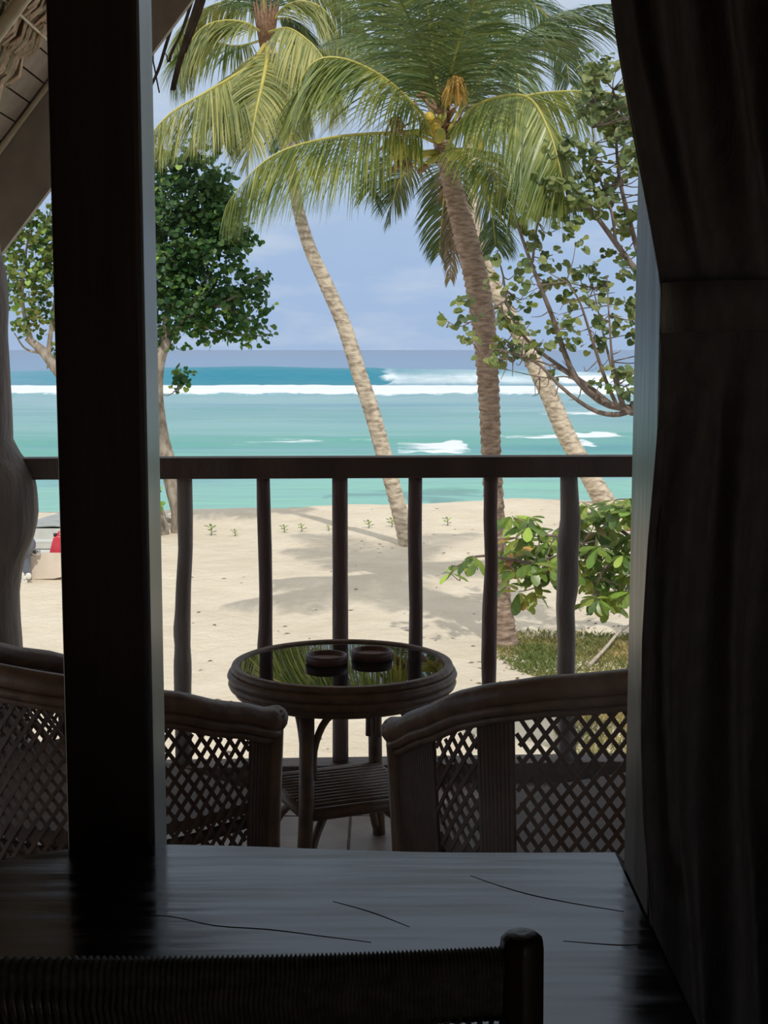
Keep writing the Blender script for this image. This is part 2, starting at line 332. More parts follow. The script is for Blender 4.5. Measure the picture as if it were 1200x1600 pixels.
# ------------------------------------------------------------------ sea
def sea_material():
    m = bpy.data.materials.new('sea_water'); m.use_nodes = True; nt = m.node_tree; N = nt.nodes.new; L = nt.links.new
    b = nt.nodes['Principled BSDF']; b.inputs['IOR'].default_value = 1.33; b.inputs['Specular IOR Level'].default_value = 0.32; b.inputs['Roughness'].default_value = 0.28
    ge = N('ShaderNodeNewGeometry'); sp = N('ShaderNodeSeparateXYZ'); L(ge.outputs['Position'], sp.inputs[0])
    # streak noise, stretched along x
    mp = N('ShaderNodeMapping'); mp.inputs['Scale'].default_value = (0.045, 0.40, 0.4); L(ge.outputs['Position'], mp.inputs[0])
    n1 = N('ShaderNodeTexNoise'); n1.inputs['Scale'].default_value = 1.0; n1.inputs['Detail'].default_value = 6; L(mp.outputs[0], n1.inputs['Vector'])
    lg = N('ShaderNodeMath'); lg.operation = 'LOGARITHM'; lg.inputs[1].default_value = 10; L(sp.outputs['Y'], lg.inputs[0])
    dn = N('ShaderNodeMath'); dn.operation = 'MULTIPLY_ADD'; L(n1.outputs['Fac'], dn.inputs[0]); dn.inputs[1].default_value = 0.20; dn.inputs[2].default_value = -0.10
    ad = N('ShaderNodeMath'); ad.operation = 'ADD'; L(lg.outputs[0], ad.inputs[0]); L(dn.outputs[0], ad.inputs[1])
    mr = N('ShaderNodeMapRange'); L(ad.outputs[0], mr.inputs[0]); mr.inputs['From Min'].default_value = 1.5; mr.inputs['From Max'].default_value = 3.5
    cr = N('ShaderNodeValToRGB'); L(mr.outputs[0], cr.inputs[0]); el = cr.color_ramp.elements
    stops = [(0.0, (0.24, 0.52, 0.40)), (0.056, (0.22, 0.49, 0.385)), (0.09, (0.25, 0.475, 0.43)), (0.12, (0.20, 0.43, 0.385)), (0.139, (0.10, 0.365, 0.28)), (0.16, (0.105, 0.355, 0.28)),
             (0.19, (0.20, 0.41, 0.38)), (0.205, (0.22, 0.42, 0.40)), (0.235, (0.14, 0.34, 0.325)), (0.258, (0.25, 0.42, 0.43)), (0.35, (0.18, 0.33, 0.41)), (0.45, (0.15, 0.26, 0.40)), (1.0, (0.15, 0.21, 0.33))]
    el[0].position = stops[0][0]; el[0].color = (*stops[0][1], 1); el[1].position = 1.0; el[1].color = (*stops[-1][1], 1)
    for p, c in stops[1:-1]:
        e = el.new(p); e.color = (*c, 1)
    # wave face
    fa = N('ShaderNodeAttribute'); fa.attribute_name = 'face'
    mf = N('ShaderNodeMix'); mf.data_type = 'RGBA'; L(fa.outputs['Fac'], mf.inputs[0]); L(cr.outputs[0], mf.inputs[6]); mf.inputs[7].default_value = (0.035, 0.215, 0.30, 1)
    # foam
    fo = N('ShaderNodeAttribute'); fo.attribute_name = 'foam'
    mp2 = N('ShaderNodeMapping'); mp2.inputs['Scale'].default_value = (0.35, 0.7, 2.2); L(ge.outputs['Position'], mp2.inputs[0])
    n2 = N('ShaderNodeTexNoise'); n2.inputs['Scale'].default_value = 1.3; n2.inputs['Detail'].default_value = 8; n2.inputs['Roughness'].default_value = 0.62; L(mp2.outputs[0], n2.inputs['Vector'])
    a2 = N('ShaderNodeMath'); a2.operation = 'MULTIPLY_ADD'; L(n2.outputs['Fac'], a2.inputs[0]); a2.inputs[1].default_value = 1.7; a2.inputs[2].default_value = -0.85
    a3 = N('ShaderNodeMath'); a3.operation = 'ADD'; L(a2.outputs[0], a3.inputs[0]); L(fo.outputs['Fac'], a3.inputs[1])
    m3 = N('ShaderNodeMapRange'); m3.interpolation_type = 'SMOOTHSTEP'; L(a3.outputs[0], m3.inputs[0]); m3.inputs['From Min'].default_value = 0.42; m3.inputs['From Max'].default_value = 0.80
    mi = N('ShaderNodeAttribute'); mi.attribute_name = 'mist'
    m4 = N('ShaderNodeMath'); m4.operation = 'MULTIPLY_ADD'; L(n2.outputs['Fac'], m4.inputs[0]); m4.inputs[1].default_value = 1.1; m4.inputs[2].default_value = 0.45
    m5 = N('ShaderNodeMath'); m5.operation = 'MULTIPLY'; m5.use_clamp = True; L(m4.outputs[0], m5.inputs[0]); L(mi.outputs['Fac'], m5.inputs[1])
    mm = N('ShaderNodeMix'); mm.data_type = 'RGBA'; L(m5.outputs[0], mm.inputs[0]); L(mf.outputs[2], mm.inputs[6]); mm.inputs[7].default_value = (0.84, 0.88, 0.90, 1)
    mw = N('ShaderNodeMix'); mw.data_type = 'RGBA'; L(m3.outputs[0], mw.inputs[0]); L(mm.outputs[2], mw.inputs[6]); mw.inputs[7].default_value = (0.74, 0.77, 0.80, 1)
    L(mw.outputs[2], b.inputs['Base Color'])
    rr = N('ShaderNodeMapRange'); L(m3.outputs[0], rr.inputs[0]); rr.inputs['To Min'].default_value = 0.28; rr.inputs['To Max'].default_value = 0.95; L(rr.outputs[0], b.inputs['Roughness'])
    mp3 = N('ShaderNodeMapping'); mp3.inputs['Scale'].default_value = (0.35, 1.1, 1.0); L(ge.outputs['Position'], mp3.inputs[0])
    n3 = N('ShaderNodeTexNoise'); n3.inputs['Scale'].default_value = 1.1; n3.inputs['Detail'].default_value = 5; L(mp3.outputs[0], n3.inputs['Vector'])
    bp = N('ShaderNodeBump'); bp.inputs['Strength'].default_value = 0.8; bp.inputs['Distance'].default_value = 0.25; L(n3.outputs['Fac'], bp.inputs['Height']); L(bp.outputs[0], b.inputs['Normal'])
    return m
def vnoise(x, seed, n=64):
    """smooth 1-D value noise on an array, range -1..1"""
    r = np.random.default_rng(seed).uniform(-1, 1, 4096)
    i = np.floor(x).astype(int); t = x - i; t = t*t*(3-2*t)
    return r[i % 4096]*(1-t) + r[(i+1) % 4096]*t
def sstep(a, b, x):
    t = np.clip((x-a)/(b-a), 0, 1); return t*t*(3-2*t)
def build_sea():
    ys = np.concatenate([np.linspace(31, 56, 70), np.linspace(56, 72, 90)[1:], np.linspace(72, 118, 60)[1:], np.linspace(118, 160, 100)[1:],
                         np.linspace(160, 180, 110)[1:], np.linspace(180, 240, 50)[1:], 240*(9000/240)**np.linspace(0, 1, 60)[1:]])
    us = np.concatenate([np.linspace(-1, -0.5, 60)[:-1], np.linspace(-0.5, 0.5, 430), np.linspace(0.5, 1, 60)[1:]])
    U, Yg = np.meshgrid(us, ys); X = U*(20 + Yg*0.62)
    Z = np.full_like(X, SEA)
    # chop
    for k, (lx, ly, a, sd) in enumerate([(9, 3.2, 0.05, 1), (17, 5.5, 0.07, 2), (5, 1.9, 0.025, 3)]):
        ph = vnoise(X/lx*0.7 + Yg/ly*0.31, 40+k)*2.5
        Z += a*np.sin(Yg/ly*2*np.pi*0.5 + ph + X*0.05*k)*sstep(31, 45, Yg)*(1-sstep(300, 900, Yg)*0.6)
    foam = np.zeros_like(X); face = np.zeros_like(X)
    # main breaking wave
    A = np.interp(X, [-140, -70, -45, -25, -14, -2, 3, 14, 30, 46, 90], [0.5, 1.0, 1.55, 2.05, 2.25, 2.1, 1.8, 1.8, 1.45, 1.0, 0.5])
    A = A*(1 + 0.05*vnoise(X/6, 5))
    Yc = 172 + 0.03*X + 0.8*vnoise(X/14, 6)
    d = Yg - Yc
    prof = np.where(d < 0, sstep(-5.2, -0.2, d)**1.25, np.exp(-(np.maximum(d, 0)/9)**1.2))
    broken = sstep(-0.2, 0.9, X + 0.9*vnoise((Yg)*1.6, 8) - (-(d+2.6))*0.25)
    Z += A*prof
    face = sstep(-7.5, -4.2, d)*(1-sstep(0.0, 1.2, d))*np.interp(X, [-80, -50, -28, -20, 2, 60], [0.10, 0.30, 0.85, 1, 1, 0.7])
    # lip foam just behind the curl, and broken water to its right
    low = 1 - sstep(-3.4, -1.0, d)            # lower part of the face
    plume = 0.55 + 0.45*vnoise(X/1.7, 9) * 1.0
    br = broken*sstep(-7, -5.0, d)*(1-sstep(-0.6, 0.3, d))
    dens = np.interp(X, [0, 3, 9, 12, 18, 22, 26, 29, 34, 60], [0.95, 0.55, 0.62, 0.80, 0.62, 1.0, 1.1, 0.95, 0.50, 0.35])
    mist = br*np.clip(dens*(0.30 + 0.62*low + 0.35*(plume-0.55)), 0, 1)
    foam = np.maximum(foam, br*low*np.clip(dens-0.55, 0, 1)*1.5)
    Z += br*low*(0.25 + 0.3*np.abs(vnoise(X/1.1, 12)))
    # crest lip streak on the unbroken part
    lip = (1-broken)*sstep(-0.8, -0.1, d)*(1-sstep(0.1, 0.9, d))*np.interp(X, [-60, -16, -9, 0], [0, 0.12, 0.42, 0.6])
    foam = np.maximum(foam, lip)
    # white water band over the reef
    e0 = 123.5 + 1.6*vnoise(X/5, 21) + 1.0*vnoise(X/1.7, 22) + np.interp(X, [-60, 0, 25, 60], [0, 0, 4, 8])
    e1 = np.interp(X, [-80, 0, 30, 60], [161, 162, 160, 150])
    band = sstep(0, 2.0, Yg - e0)*(1 - sstep(-3, 2, Yg - e1))
    foam = np.maximum(foam, band*(1.12 - 0.12*sstep(128, 150, Yg)))
    Z += band*(0.45*np.exp(-((Yg-e0-3)/4)**2) + 0.16*np.abs(vnoise(X/1.3, 23)*vnoise(Yg/1.5, 24)) + 0.12)
    # small inshore breakers
    for (x0, x1, yc, h, st, sd) in [(5.3, 11.9, 67, 0.34, 1.0, 31), (0.3, 3.7, 58.8, 0.26, 0.92, 32), (7.8, 9.2, 61, 0.12, 0.8, 34), (-6.2, -2.2, 63.5, 0.10, 0.55, 35),
                                     (9.5, 17, 90, 0.3, 0.85, 36), (-2.5, 0.4, 65.5, 0.08, 0.50, 37), (-30, -19, 60, 0.2, 0.8, 38)]:
        yy = yc + 0.5*vnoise(X/1.4, sd) + 0.35*(X-(x0+x1)/2)/(x1-x0)
        m_ = sstep(x0, x0+0.75*(x1-x0), X)*(1-sstep(x1-0.22*(x1-x0), x1, X))
        th = (3.0 if h > .2 else 1.6) + 1.6*vnoise(X/1.1, sd+50)
        b_ = (0.58 + 0.42*m_)*(m_ > 0.02)*sstep(-1.9, -1.3, Yg-yy + 0.35*vnoise(X/0.5, sd+70))*(1-sstep(th, th+2.6, Yg-yy))
        foam = np.maximum(foam, b_*st); Z += m_*0.72*h*np.where(Yg < yy, np.exp(-((Yg-yy)/0.85)**2), np.exp(-((Yg-yy)/3.2)**2))*(0.8+0.3*vnoise(X/0.6, sd+80))
        face = np.maximum(face, 0.18*m_*np.exp(-((Yg-yy+2.0)/1.2)**2))
    # swell lines
    for yc, h, w in [(108, 0.30, 5), (84, 0.28, 4), (61.5, 0.22, 2.5), (47, 0.12, 2)]:
        yy = yc + 2.5*vnoise(X/16, int(yc)); Z += h*np.exp(-((Yg-yy)/w)**2)*(0.6+0.4*vnoise(X/9, int(yc)+1))
        face = np.maximum(face, 0.50*np.clip(0.5+0.6*vnoise(X/8, int(yc)+2), 0, 1)*np.exp(-((Yg-yy+w)/(0.7*w))**2))
    # lacy foam flecks behind the breakers
    foam = np.maximum(foam, 0.36*sstep(55, 62, Yg)*(1-sstep(70, 76, Yg))*np.clip(vnoise(X/3.0, 71)+0.1, 0, 1))
    nr, nc = X.shape
    co = np.stack([X, Yg, Z], -1).reshape(-1, 3)
    idx = np.arange(nr*nc).reshape(nr, nc)
    q = np.stack([idx[:-1, :-1], idx[:-1, 1:], idx[1:, 1:], idx[1:, :-1]], -1).reshape(-1, 4)
    me = bpy.data.meshes.new('sea'); me.vertices.add(len(co)); me.vertices.foreach_set('co', co.ravel().astype(np.float32))
    me.loops.add(q.size); me.loops.foreach_set('vertex_index', q.ravel().astype(np.int32))
    me.polygons.add(len(q)); me.polygons.foreach_set('loop_start', (np.arange(len(q))*4).astype(np.int32))
    me.polygons.foreach_set('use_smooth', np.ones(len(q), bool))
    me.update(calc_edges=True); me.validate()
    for nm, a in (('foam', foam), ('face', face), ('mist', mist)):
        at = me.attributes.new(nm, 'FLOAT', 'POINT'); at.data.foreach_set('value', a.ravel().astype(np.float32))
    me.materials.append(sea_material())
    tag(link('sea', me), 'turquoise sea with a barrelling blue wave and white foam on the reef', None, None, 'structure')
build_sea()

# ------------------------------------------------------------------ house shell
RX, RZ = 0.50, None
YR = 4.35                                    # rake plane
A_ = P(5, 392, YR); B_ = P(300, 0, YR)
slope = (B_.z - A_.z)/(B_.x - A_.x)
def rake_z(x): return B_.z + slope*(min(x, 2*RX - x) - B_.x)      # lower edge of barge board, both slopes
th_ = math.atan(slope)
BW = 0.185                                   # barge board width
dz_up = BW/math.cos(th_)
def roof_z(x): return rake_z(x) + dz_up      # underside of the roof
XL, XR = -1.62, 2.62
def build_roof():
    root = empty('roof', (RX, YR, roof_z(RX)), 'steep thatched gable roof over the veranda, seen from below at top left', None, None, 'structure')
    for sgn in (-1, 1):
        b = MB(); xe = RX + sgn*2.35
        pr = [(RX, roof_z(RX)+0.05), (xe, roof_z(RX - 2.35)+0.05), (xe, roof_z(RX-2.35)+0.27), (RX, roof_z(RX)+0.27)]
        vs = [(x, y, z) for y in (-2.9, YR+0.03) for x, z in pr]
        b.add(vs, [(0,1,2,3), (7,6,5,4), (0,4,5,1), (1,5,6,2), (2,6,7,3), (3,7,4,0)])
        b.obj('thatch_slab', M['thatch_base'], root)
        # barge board at the rake, facing both ways
        b = MB(); xe = RX + sgn*2.30
        pr = [(RX, rake_z(RX)), (xe, rake_z(RX-2.30)), (xe, roof_z(RX-2.30)+.06), (RX, roof_z(RX)+.06)]
        vs = [(x, y, z) for y in (YR, YR+0.028) for x, z in pr]
        b.add(vs, [(0,1,2,3), (7,6,5,4), (0,4,5,1), (1,5,6,2), (2,6,7,3), (3,7,4,0)])
        bo = b.obj('barge_board', M['barge'], root)
        pts = [(x, YR-0.010, roof_z(x)) for x in np.linspace(RX, xe, 40)]
        rr = [0.0085*(1 + (0.22 if i % 4 == 0 else 0.0)) for i in range(40)]
        bs = MB().tube(pts, rr, 8).obj('bamboo_strip', M['bamboo'], bo)
    # lashings, soffit panels and thatch rows on the left slope (the one in view)
    ux, uz = math.cos(th_), math.sin(th_)
    nrm = Vector((uz, 0, -ux)); nrm = Vector((math.sin(th_), 0, -math.cos(th_)))   # points below the roof
    def Rp(s, y, off=0.0):                    # s: distance down the left slope from the ridge
        x = RX - s*ux; return Vector((x, y, roof_z(x))) + nrm*off
    for k in range(50):
        s0 = 0.05 + k*0.072
        if s0 > 3.6: break
        g = 0.0025; b = MB()
        c = [Rp(s0+g, YR-0.005, -0.012), Rp(s0+0.072-g, YR-0.005, -0.012), Rp(s0+0.072-g, YR-0.46, -0.012), Rp(s0+g, YR-0.46, -0.012)]
        t = [p - nrm*0.012 for p in c]
        b.add(c+t, [(0,1,2,3), (7,6,5,4), (0,4,5,1), (1,5,6,2), (2,6,7,3), (3,7,4,0)])
        b.obj('soffit_panel', M['soffit'], root)
    rnd = random.Random(3)
    for k in range(50):
        s0 = 0.10 + k*0.092
        if s0 > 3.55: break
        b = MB()
        y = YR-0.40
        while y > 2.0:
            w = rnd.uniform(0.014, 0.034); L = rnd.uniform(0.125, 0.165); o0 = rnd.uniform(0.030, 0.045); jit = -L*rnd.uniform(0.38, 0.62)
            lift = rnd.uniform(0.0, 0.016)
            st = [(0.0, 0.006), (0.35, o0*0.7), (0.75, o0*1.25+lift), (1.0, o0*1.15+lift)]
            vs = []
            for t, of in st:
                ww = w*(1.0 if t < 0.9 else 0.55)
                vs += [Rp(s0 - 0.05 + t*L, y + jit*t, of), Rp(s0 - 0.05 + t*L, y - ww*0.5 + jit*t, of+0.004), Rp(s0 - 0.05 + t*L, y - ww + jit*t, of)]
            b.add(vs, [f for i in range(3) for f in ((i*3, i*3+1, i*3+4, i*3+3), (i*3+1, i*3+2, i*3+5, i*3+4))], True)
            y -= w*rnd.uniform(0.32, 0.62)
        b.obj('thatch_row', M['thatch'], root)['kind'] = 'stuff'
        if k % 3 == 0:
            MB().tube([Rp(s0+0.02, YR-0.38, 0.058), Rp(s0+0.02, 2.0, 0.058)], 0.0035, 6).obj('batten_rod', M['bamboo'], root)
    # bamboo rafter under the thatch
    p0 = Rp(1.0, 3.7, 0.075); q = onplane(14, 22, p0, nrm); yq = q.y
    MB().tube([Rp(0.05, yq, 0.08)] + [Rp(s, yq, 0.08) for s in np.linspace(0.2, 3.3, 14)], [0.0155*(1.12 if i % 3 == 1 else 1) for i in range(15)], 10).obj('bamboo_rafter', M['bamboo'], root)
    # dry leaf strips dangling over the rake edge
    for pts, w in (([(335, -70), (312, -8), (294, 50), (279, 105), (271, 142)], 12), ([(318, -60), (296, 10), (282, 52), (270, 80), (265, 98)], 6),
                   ([(272, 30), (257, 74), (247, 108), (234, 142), (226, 174)], 6), ([(244, 55), (238, 88), (241, 106), (246, 128), (250, 146)], 3.0),
                   ([(330, -60), (320, -10), (308, 30), (299, 58), (290, 84)], 7), ([(285, 0), (262, 60), (256, 78), (261, 88), (263, 99)], 2.5)):
        b = MB(); c = spline([P(x, y, YR+0.10) for x, y in pts], 14); vs = []
        for i, p in enumerate(c):
            tt = i/13; hw = w*0.5*YR/F*(1 - 0.25*tt); yo = 0.012*math.sin(tt*5)
            vs += [p + Vector((-hw, yo, 0)), p + Vector((0, yo+0.004, 0)), p + Vector((hw, yo, 0))]
        fs = [f for i in range(13) for f in ((i*3, i*3+1, i*3+4, i*3+3), (i*3+1, i*3+2, i*3+5, i*3+4))]
        b.add(vs, fs, True); o = b.obj('thatch_strand', M['dry_leaf'], root)
        md = o.modifiers.new('thick', 'SOLIDIFY'); md.thickness = 0.0015
build_roof()

WF, WB = 1.44, 1.575                         # front wall faces
OX0, OX1, OZ0, OZ1 = -1.00, 0.277, 0.55, 1.74
def build_room():
    def st(name, b, m, bevel=0):
        return tag(b.obj(name, m, None, bevel=bevel), None, None, None, 'structure')
    b = MB().span((XL, -2.6, -0.25), (XR, WB, 0)); st('floor_room', b, M['room_floor'])
    b = MB().span((XL, -2.6, 0), (XL+0.12, WF, roof_z(XL)-0.03)); st('wall_left', b, M['wall'])
    b = MB().span((XR-0.12, -2.6, 0), (XR, WF, roof_z(XR)-0.03)); st('wall_right', b, M['wall'])
    def gable(name, y0, y1, polys):
        b = MB()
        for pl in polys:
            n = len(pl); vs = [(x, y, z) for y in (y0, y1) for x, z in pl]
            b.add(vs, [tuple(range(n)), tuple(reversed(range(n, 2*n)))] + [(i, i+n, (i+1) % n + n, (i+1) % n) for i in range(n)])
        return st(name, b, M['wall'])
    rz = lambda x: roof_z(x)+0.04
    W2 = (1.25, 2.22, 0.25, 1.74)  # unseen opening added in the back wall to light the dark interior
    gable('wall_back', -2.72, -2.6, [[(XL, 0), (W2[0], 0), (W2[0], rz(W2[0])), (RX, rz(RX)), (XL, rz(XL))], [(W2[1], 0), (XR, 0), (XR, rz(XR)), (W2[1], rz(W2[1]))],
                                     [(W2[0], 0), (W2[1], 0), (W2[1], W2[2]), (W2[0], W2[2])], [(W2[0], W2[3]), (W2[1], W2[3]), (W2[1], rz(W2[1])), (W2[0], rz(W2[0]))]])
    fr = MB()
    for a_, b2 in (((W2[0], W2[2]), (W2[0]+.05, W2[3])), ((W2[1]-.05, W2[2]), (W2[1], W2[3])), ((W2[0]+.05, W2[2]), (W2[1]-.05, W2[2]+.05)), ((W2[0]+.05, W2[3]-.05), (W2[1]-.05, W2[3]))):
        fr.span((a_[0], -2.73, a_[1]), (b2[0], -2.59, b2[1]))
    st('window_added_fill', fr, M['dark_wood'])['label'] = 'unseen open window frame added behind the viewer to brighten the dark room'
    gable('wall_front', WF, WB, [[(XL, 0), (XR, 0), (XR, OZ0), (XL, OZ0)], [(XL, OZ0), (OX0, OZ0), (OX0, OZ1), (XL, min(OZ1, rz(XL)))],
                                  [(OX1+0.03, OZ0), (XR, OZ0), (XR, rz(XR)), (2*RX-OX0, OZ1), (OX1+0.03, OZ1)],
                                  [(OX0, OZ1), (2*RX-OX0, OZ1), (2*RX-OX0, rz(OX0)), (RX, rz(RX)), (OX0, rz(OX0))]])
    # window: frame head and sill, mullion, jamb, two panes
    win = MB()
    win.span((OX0, 1.43, OZ1-0.07), (OX1, 1.56, OZ1)); win.span((OX0, 1.43, OZ0), (OX1, 1.56, OZ0+0.05)); win.span((OX0, 1.43, OZ0+0.05), (OX0+0.06, 1.56, OZ1-0.07))
    w = st('window_1', win, M['dark_wood'])
    w['label'] = 'two-pane dark wooden window looking out onto the veranda'
    ml, mr_ = P(88, 660, 1.42).x, P(224, 660, 1.42).x
    MB().span((ml, 1.42, OZ0+0.05), (mr_, 1.500, OZ1-0.07)).obj('mullion', M['mullion_wood'], w, bevel=0.004)['label'] = 'thick near-black upright post between the panes'
    MB().span((mr_-0.001, 1.424, OZ0+0.052), (mr_+0.003, 1.500, OZ1-0.072)).obj('painted_reflection', M['reflection_paint'], w)  # strip painted pale like glass reflecting the view, along the mullion's right side
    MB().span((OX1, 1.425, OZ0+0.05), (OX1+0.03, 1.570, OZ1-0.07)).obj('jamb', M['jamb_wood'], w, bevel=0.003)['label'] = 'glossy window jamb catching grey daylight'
    for x0, x1 in ((OX0+0.06, ml+0.012), (mr_+0.002, OX1)):
        MB().add([(x0, 1.502, OZ0+0.04), (x1, 1.502, OZ0+0.04), (x1, 1.502, OZ1-0.06), (x0, 1.502, OZ1-0.06)], [(0, 1, 2, 3)]).obj('pane', M['pane'], w)
    # veranda floor with single tiles
    fl = tag(MB().span((-2.2, WB, -0.30), (3.2, 4.12, -0.006)).obj('floor_veranda', M['grout']), None, None, None, 'structure')
    t = MB().box((0, 0, 0), (0.292, 0.292, 0.012)).mesh('tile', M['tile'])
    for i in range(18):
        for j in range(9):
            x = -2.04 + i*0.30; y = WB+0.155 + j*0.30
            if y > 4.0: continue
            o = link('tile', t, fl, True); o.location = (x, y, -0.006 + random.uniform(-0.001, 0.001))
    tag(MB().span((-2.1, 1.6, SAND-0.2), (3.1, 4.0, -0.30)).obj('wall_foundation', M['wall']), None, None, None, 'structure')
build_room()

# ------------------------------------------------------------------ palms
def trunk(parent, pts, Y, widths, m, ring=0.075, rough=0.045, n=16, base_flare=True):
    c0 = [P(x, y, Y) for x, y in pts]
    if base_flare: c0[0] = Vector((c0[0].x, c0[0].y, SAND-0.15))
    L = sum((c0[i+1]-c0[i]).length for i in range(len(c0)-1)); k = max(20, int(L/(ring/4)))
    c = spline(c0, k); ws = np.interp(np.linspace(0, len(widths)-1, k), range(len(widths)), widths)
    rad = []
    ph = 0.0; rnd = random.Random(int(Y*10))
    for i in range(k):
        ph += (L/k)/ring*rnd.uniform(0.85, 1.15)
        sw = ph % 1.0
        rad.append(ws[i]*0.5*Y/F*(1 + rough*(0.9 - 1.8*sw) + 0.015*rnd.uniform(-1, 1)))
    return MB().tube(c, rad, n).obj('trunk', m, parent), c
def frond(parent, ctrl, leaf, m, n=70, droop=0.5, lean=0.55, seed=0, base=0.10, width=0.032, stiff=0.0, spread=1.0, mid=None, rib=0.022, rag=0.12, segs=5, taper=0.35, both=True):
    """ctrl: world points from crown to tip; leaf: longest leaflet in metres"""
    n = int(n*1.75); width *= 0.55
    rnd = random.Random(seed); K = 60; c = spline(ctrl, K)
    rb = MB().tube(c[::2], [max(0.003, rib*(1 - 0.88*i/(K/2))) for i in range(K//2)], 6)
    v = []; f = []
    for s in (-1, 1):
        for i in range(n):
            u = base + (1-base)*(i + rnd.uniform(-0.3, 0.3))/n
            if u > 0.995 or rnd.random() < rag*0.4: continue
            x = u*(K-1); k = min(int(x), K-2); p = c[k].lerp(c[k+1], x-k)
            T = (c[k+1]-c[max(k-1, 0)]).normalized()
            up = Vector((0, 0, 1)) - T*T.z
            if up.length < 0.15: up = Vector((0, -1, 0)) - T*(-T.y)
            up.normalize(); side = T.cross(up)
            prof = min(1.0, 0.55 + 2.2*(u-base))*(1 - (1-taper)*max(0, (u-0.45)/0.55)**1.6)
            L = leaf*prof*rnd.uniform(1-rag, 1+rag*0.6)
            ln = lean + 0.5*u
            D = (T*ln + side*s*spread + up*(0.22+stiff) + Vector((rnd.gauss(0, .07), rnd.gauss(0, .07), rnd.gauss(0, .07)))).normalized()
            g = droop*rnd.uniform(0.75, 1.25)
            q = p.copy(); h = width*0.5*(0.7 + 0.5*prof)
            b = len(v)
            wv = D.cross(up if abs(D.dot(up)) < 0.95 else side).normalized()
            tw = rnd.uniform(-0.5, 0.5); wv = (wv*math.cos(tw) + D.cross(wv)*math.sin(tw)).normalized()
            for j in range(segs+1):
                t = j/segs; hw = h*(0.55 + 1.6*t if t < 0.25 else max(0.04, 1.0-((t-0.25)/0.75)**1.7))
                v.append(tuple(q - wv*hw)); v.append(tuple(q + wv*hw))
                D = (D + Vector((0, 0, -1))*g*(0.35+t)*1.2/segs*2).normalized(); q = q + D*(L/segs)
                wv = (wv - D*wv.dot(D)).normalized()
            for j in range(segs): f.append((b+2*j, b+2*j+1, b+2*j+3, b+2*j+2))
    o = MB().add(v, f).obj('frond', m, parent)
    rb.obj('midrib', mid or M['midrib'], o)
    return o
def px3(pts, Y):
    """(px, py, depth offset)"""
    return [P(p[0], p[1], Y + (p[2] if len(p) > 2 else 0)) for p in pts]

# --- main palm
Y1 = 16.0
palm = empty('coconut_palm', (P(786, 1000, Y1).x, Y1, SAND), 'large coconut palm with ringed brown trunk and clusters of yellow coconuts', 'palm tree')
trunk(palm, [(790, 1008), (782, 940), (776, 850), (768, 720), (764, 620), (757, 520), (745, 440), (728, 370), (712, 310), (700, 258), (692, 222)], Y1,
      [50, 34, 31, 31, 33, 37, 38, 36, 33, 28, 30], M['palm_bark'], 0.080, 0.085)
tp = lambda *a, **k: frond(palm, *a, **k)
D, LD = M['leaflet'], M['leaflet_shade_tint']
tp(px3([(680, 222, -.1), (640, 208, -.5), (560, 210, -1.1), (500, 218, -1.4), (440, 236, -1.6), (395, 268, -1.7), (352, 322, -1.7)], Y1), 1.12, D, n=125, droop=0.45, seed=1, stiff=-.85, spread=.6, lean=.75)
tp(px3([(684, 212, 0), (655, 172, -.3), (600, 122, -.7), (545, 94, -.9), (500, 92, -1.0), (472, 122, -1.0), (462, 180, -1.0)], Y1), 1.1, D, n=130, droop=0.5, seed=2, stiff=-.9, spread=.55)
tp(px3([(688, 190, 0), (681, 120, .1), (672, 40, .0), (664, -40, -.3), (655, -110, -1.0)], Y1), 1.05, LD, n=110, droop=0.55, seed=3, rib=0.035, spread=1.3, lean=0.3)
tp(px3([(700, 205, 0), (732, 152, -.1), (785, 88, -.2), (860, 32, -.4), (935, 8, -.6), (1000, 10, -.8)], Y1), 1.05, LD, n=120, droop=0.5, seed=4, stiff=-.4, spread=.8)
tp(px3([(702, 225, -.2), (735, 172, -.9), (790, 150, -1.6), (830, 156, -2.0), (858, 205, -2.3), (872, 250, -2.4), (882, 300, -2.4)], Y1), 1.12, M['leaflet'], n=150, droop=0.5, seed=5, rib=0.026, stiff=-.8, spread=.6)
tp(px3([(703, 215, 0), (760, 172, .4), (830, 148, .7), (900, 142, .9), (960, 146, 1.0), (1030, 175, 1.0)], Y1), 0.95, D, n=120, droop=0.5, seed=6, stiff=-.75, spread=.6)
tp(px3([(684, 238, .2), (655, 250, .7), (628, 275, 1.0), (616, 305, 1.1), (608, 345, 1.1)], Y1), 0.55, LD, n=65, droop=0.5, seed=7)
tp(px3([(684, 235, .2), (640, 240, .9), (598, 258, 1.2), (580, 290, 1.3), (592, 325, 1.3)], Y1), 0.50, LD, n=60, droop=0.5, seed=8)
tp(px3([(692, 245, .3), (694, 262, .8), (694, 300, 1.0), (690, 350, 1.1), (686, 398, 1.1)], Y1), 0.55, LD, n=65, droop=0.45, seed=9)
tp(px3([(690, 250, .3), (700, 290, .9), (706, 340, 1.0), (705, 390, 1.0), (703, 440, 1.0)], Y1), 0.34, M['leaflet_dead'], n=36, droop=1.2, seed=10, mid=M['spathe'])
tp(px3([(700, 240, .3), (745, 268, 1.0), (765, 315, 1.2), (772, 360, 1.2), (774, 385, 1.2)], Y1), 0.60, LD, n=65, droop=0.5, seed=11)
tp(px3([(702, 232, .3), (755, 240, 1.0), (810, 265, 1.3), (850, 300, 1.4), (890, 350, 1.4)], Y1), 0.62, D, n=60, droop=0.8, seed=12)
tp(px3([(700, 235, -.2), (730, 235, -1.0), (765, 262, -1.5), (790, 305, -1.7), (800, 345, -1.7)], Y1), 0.60, D, n=75, droop=0.8, seed=13)
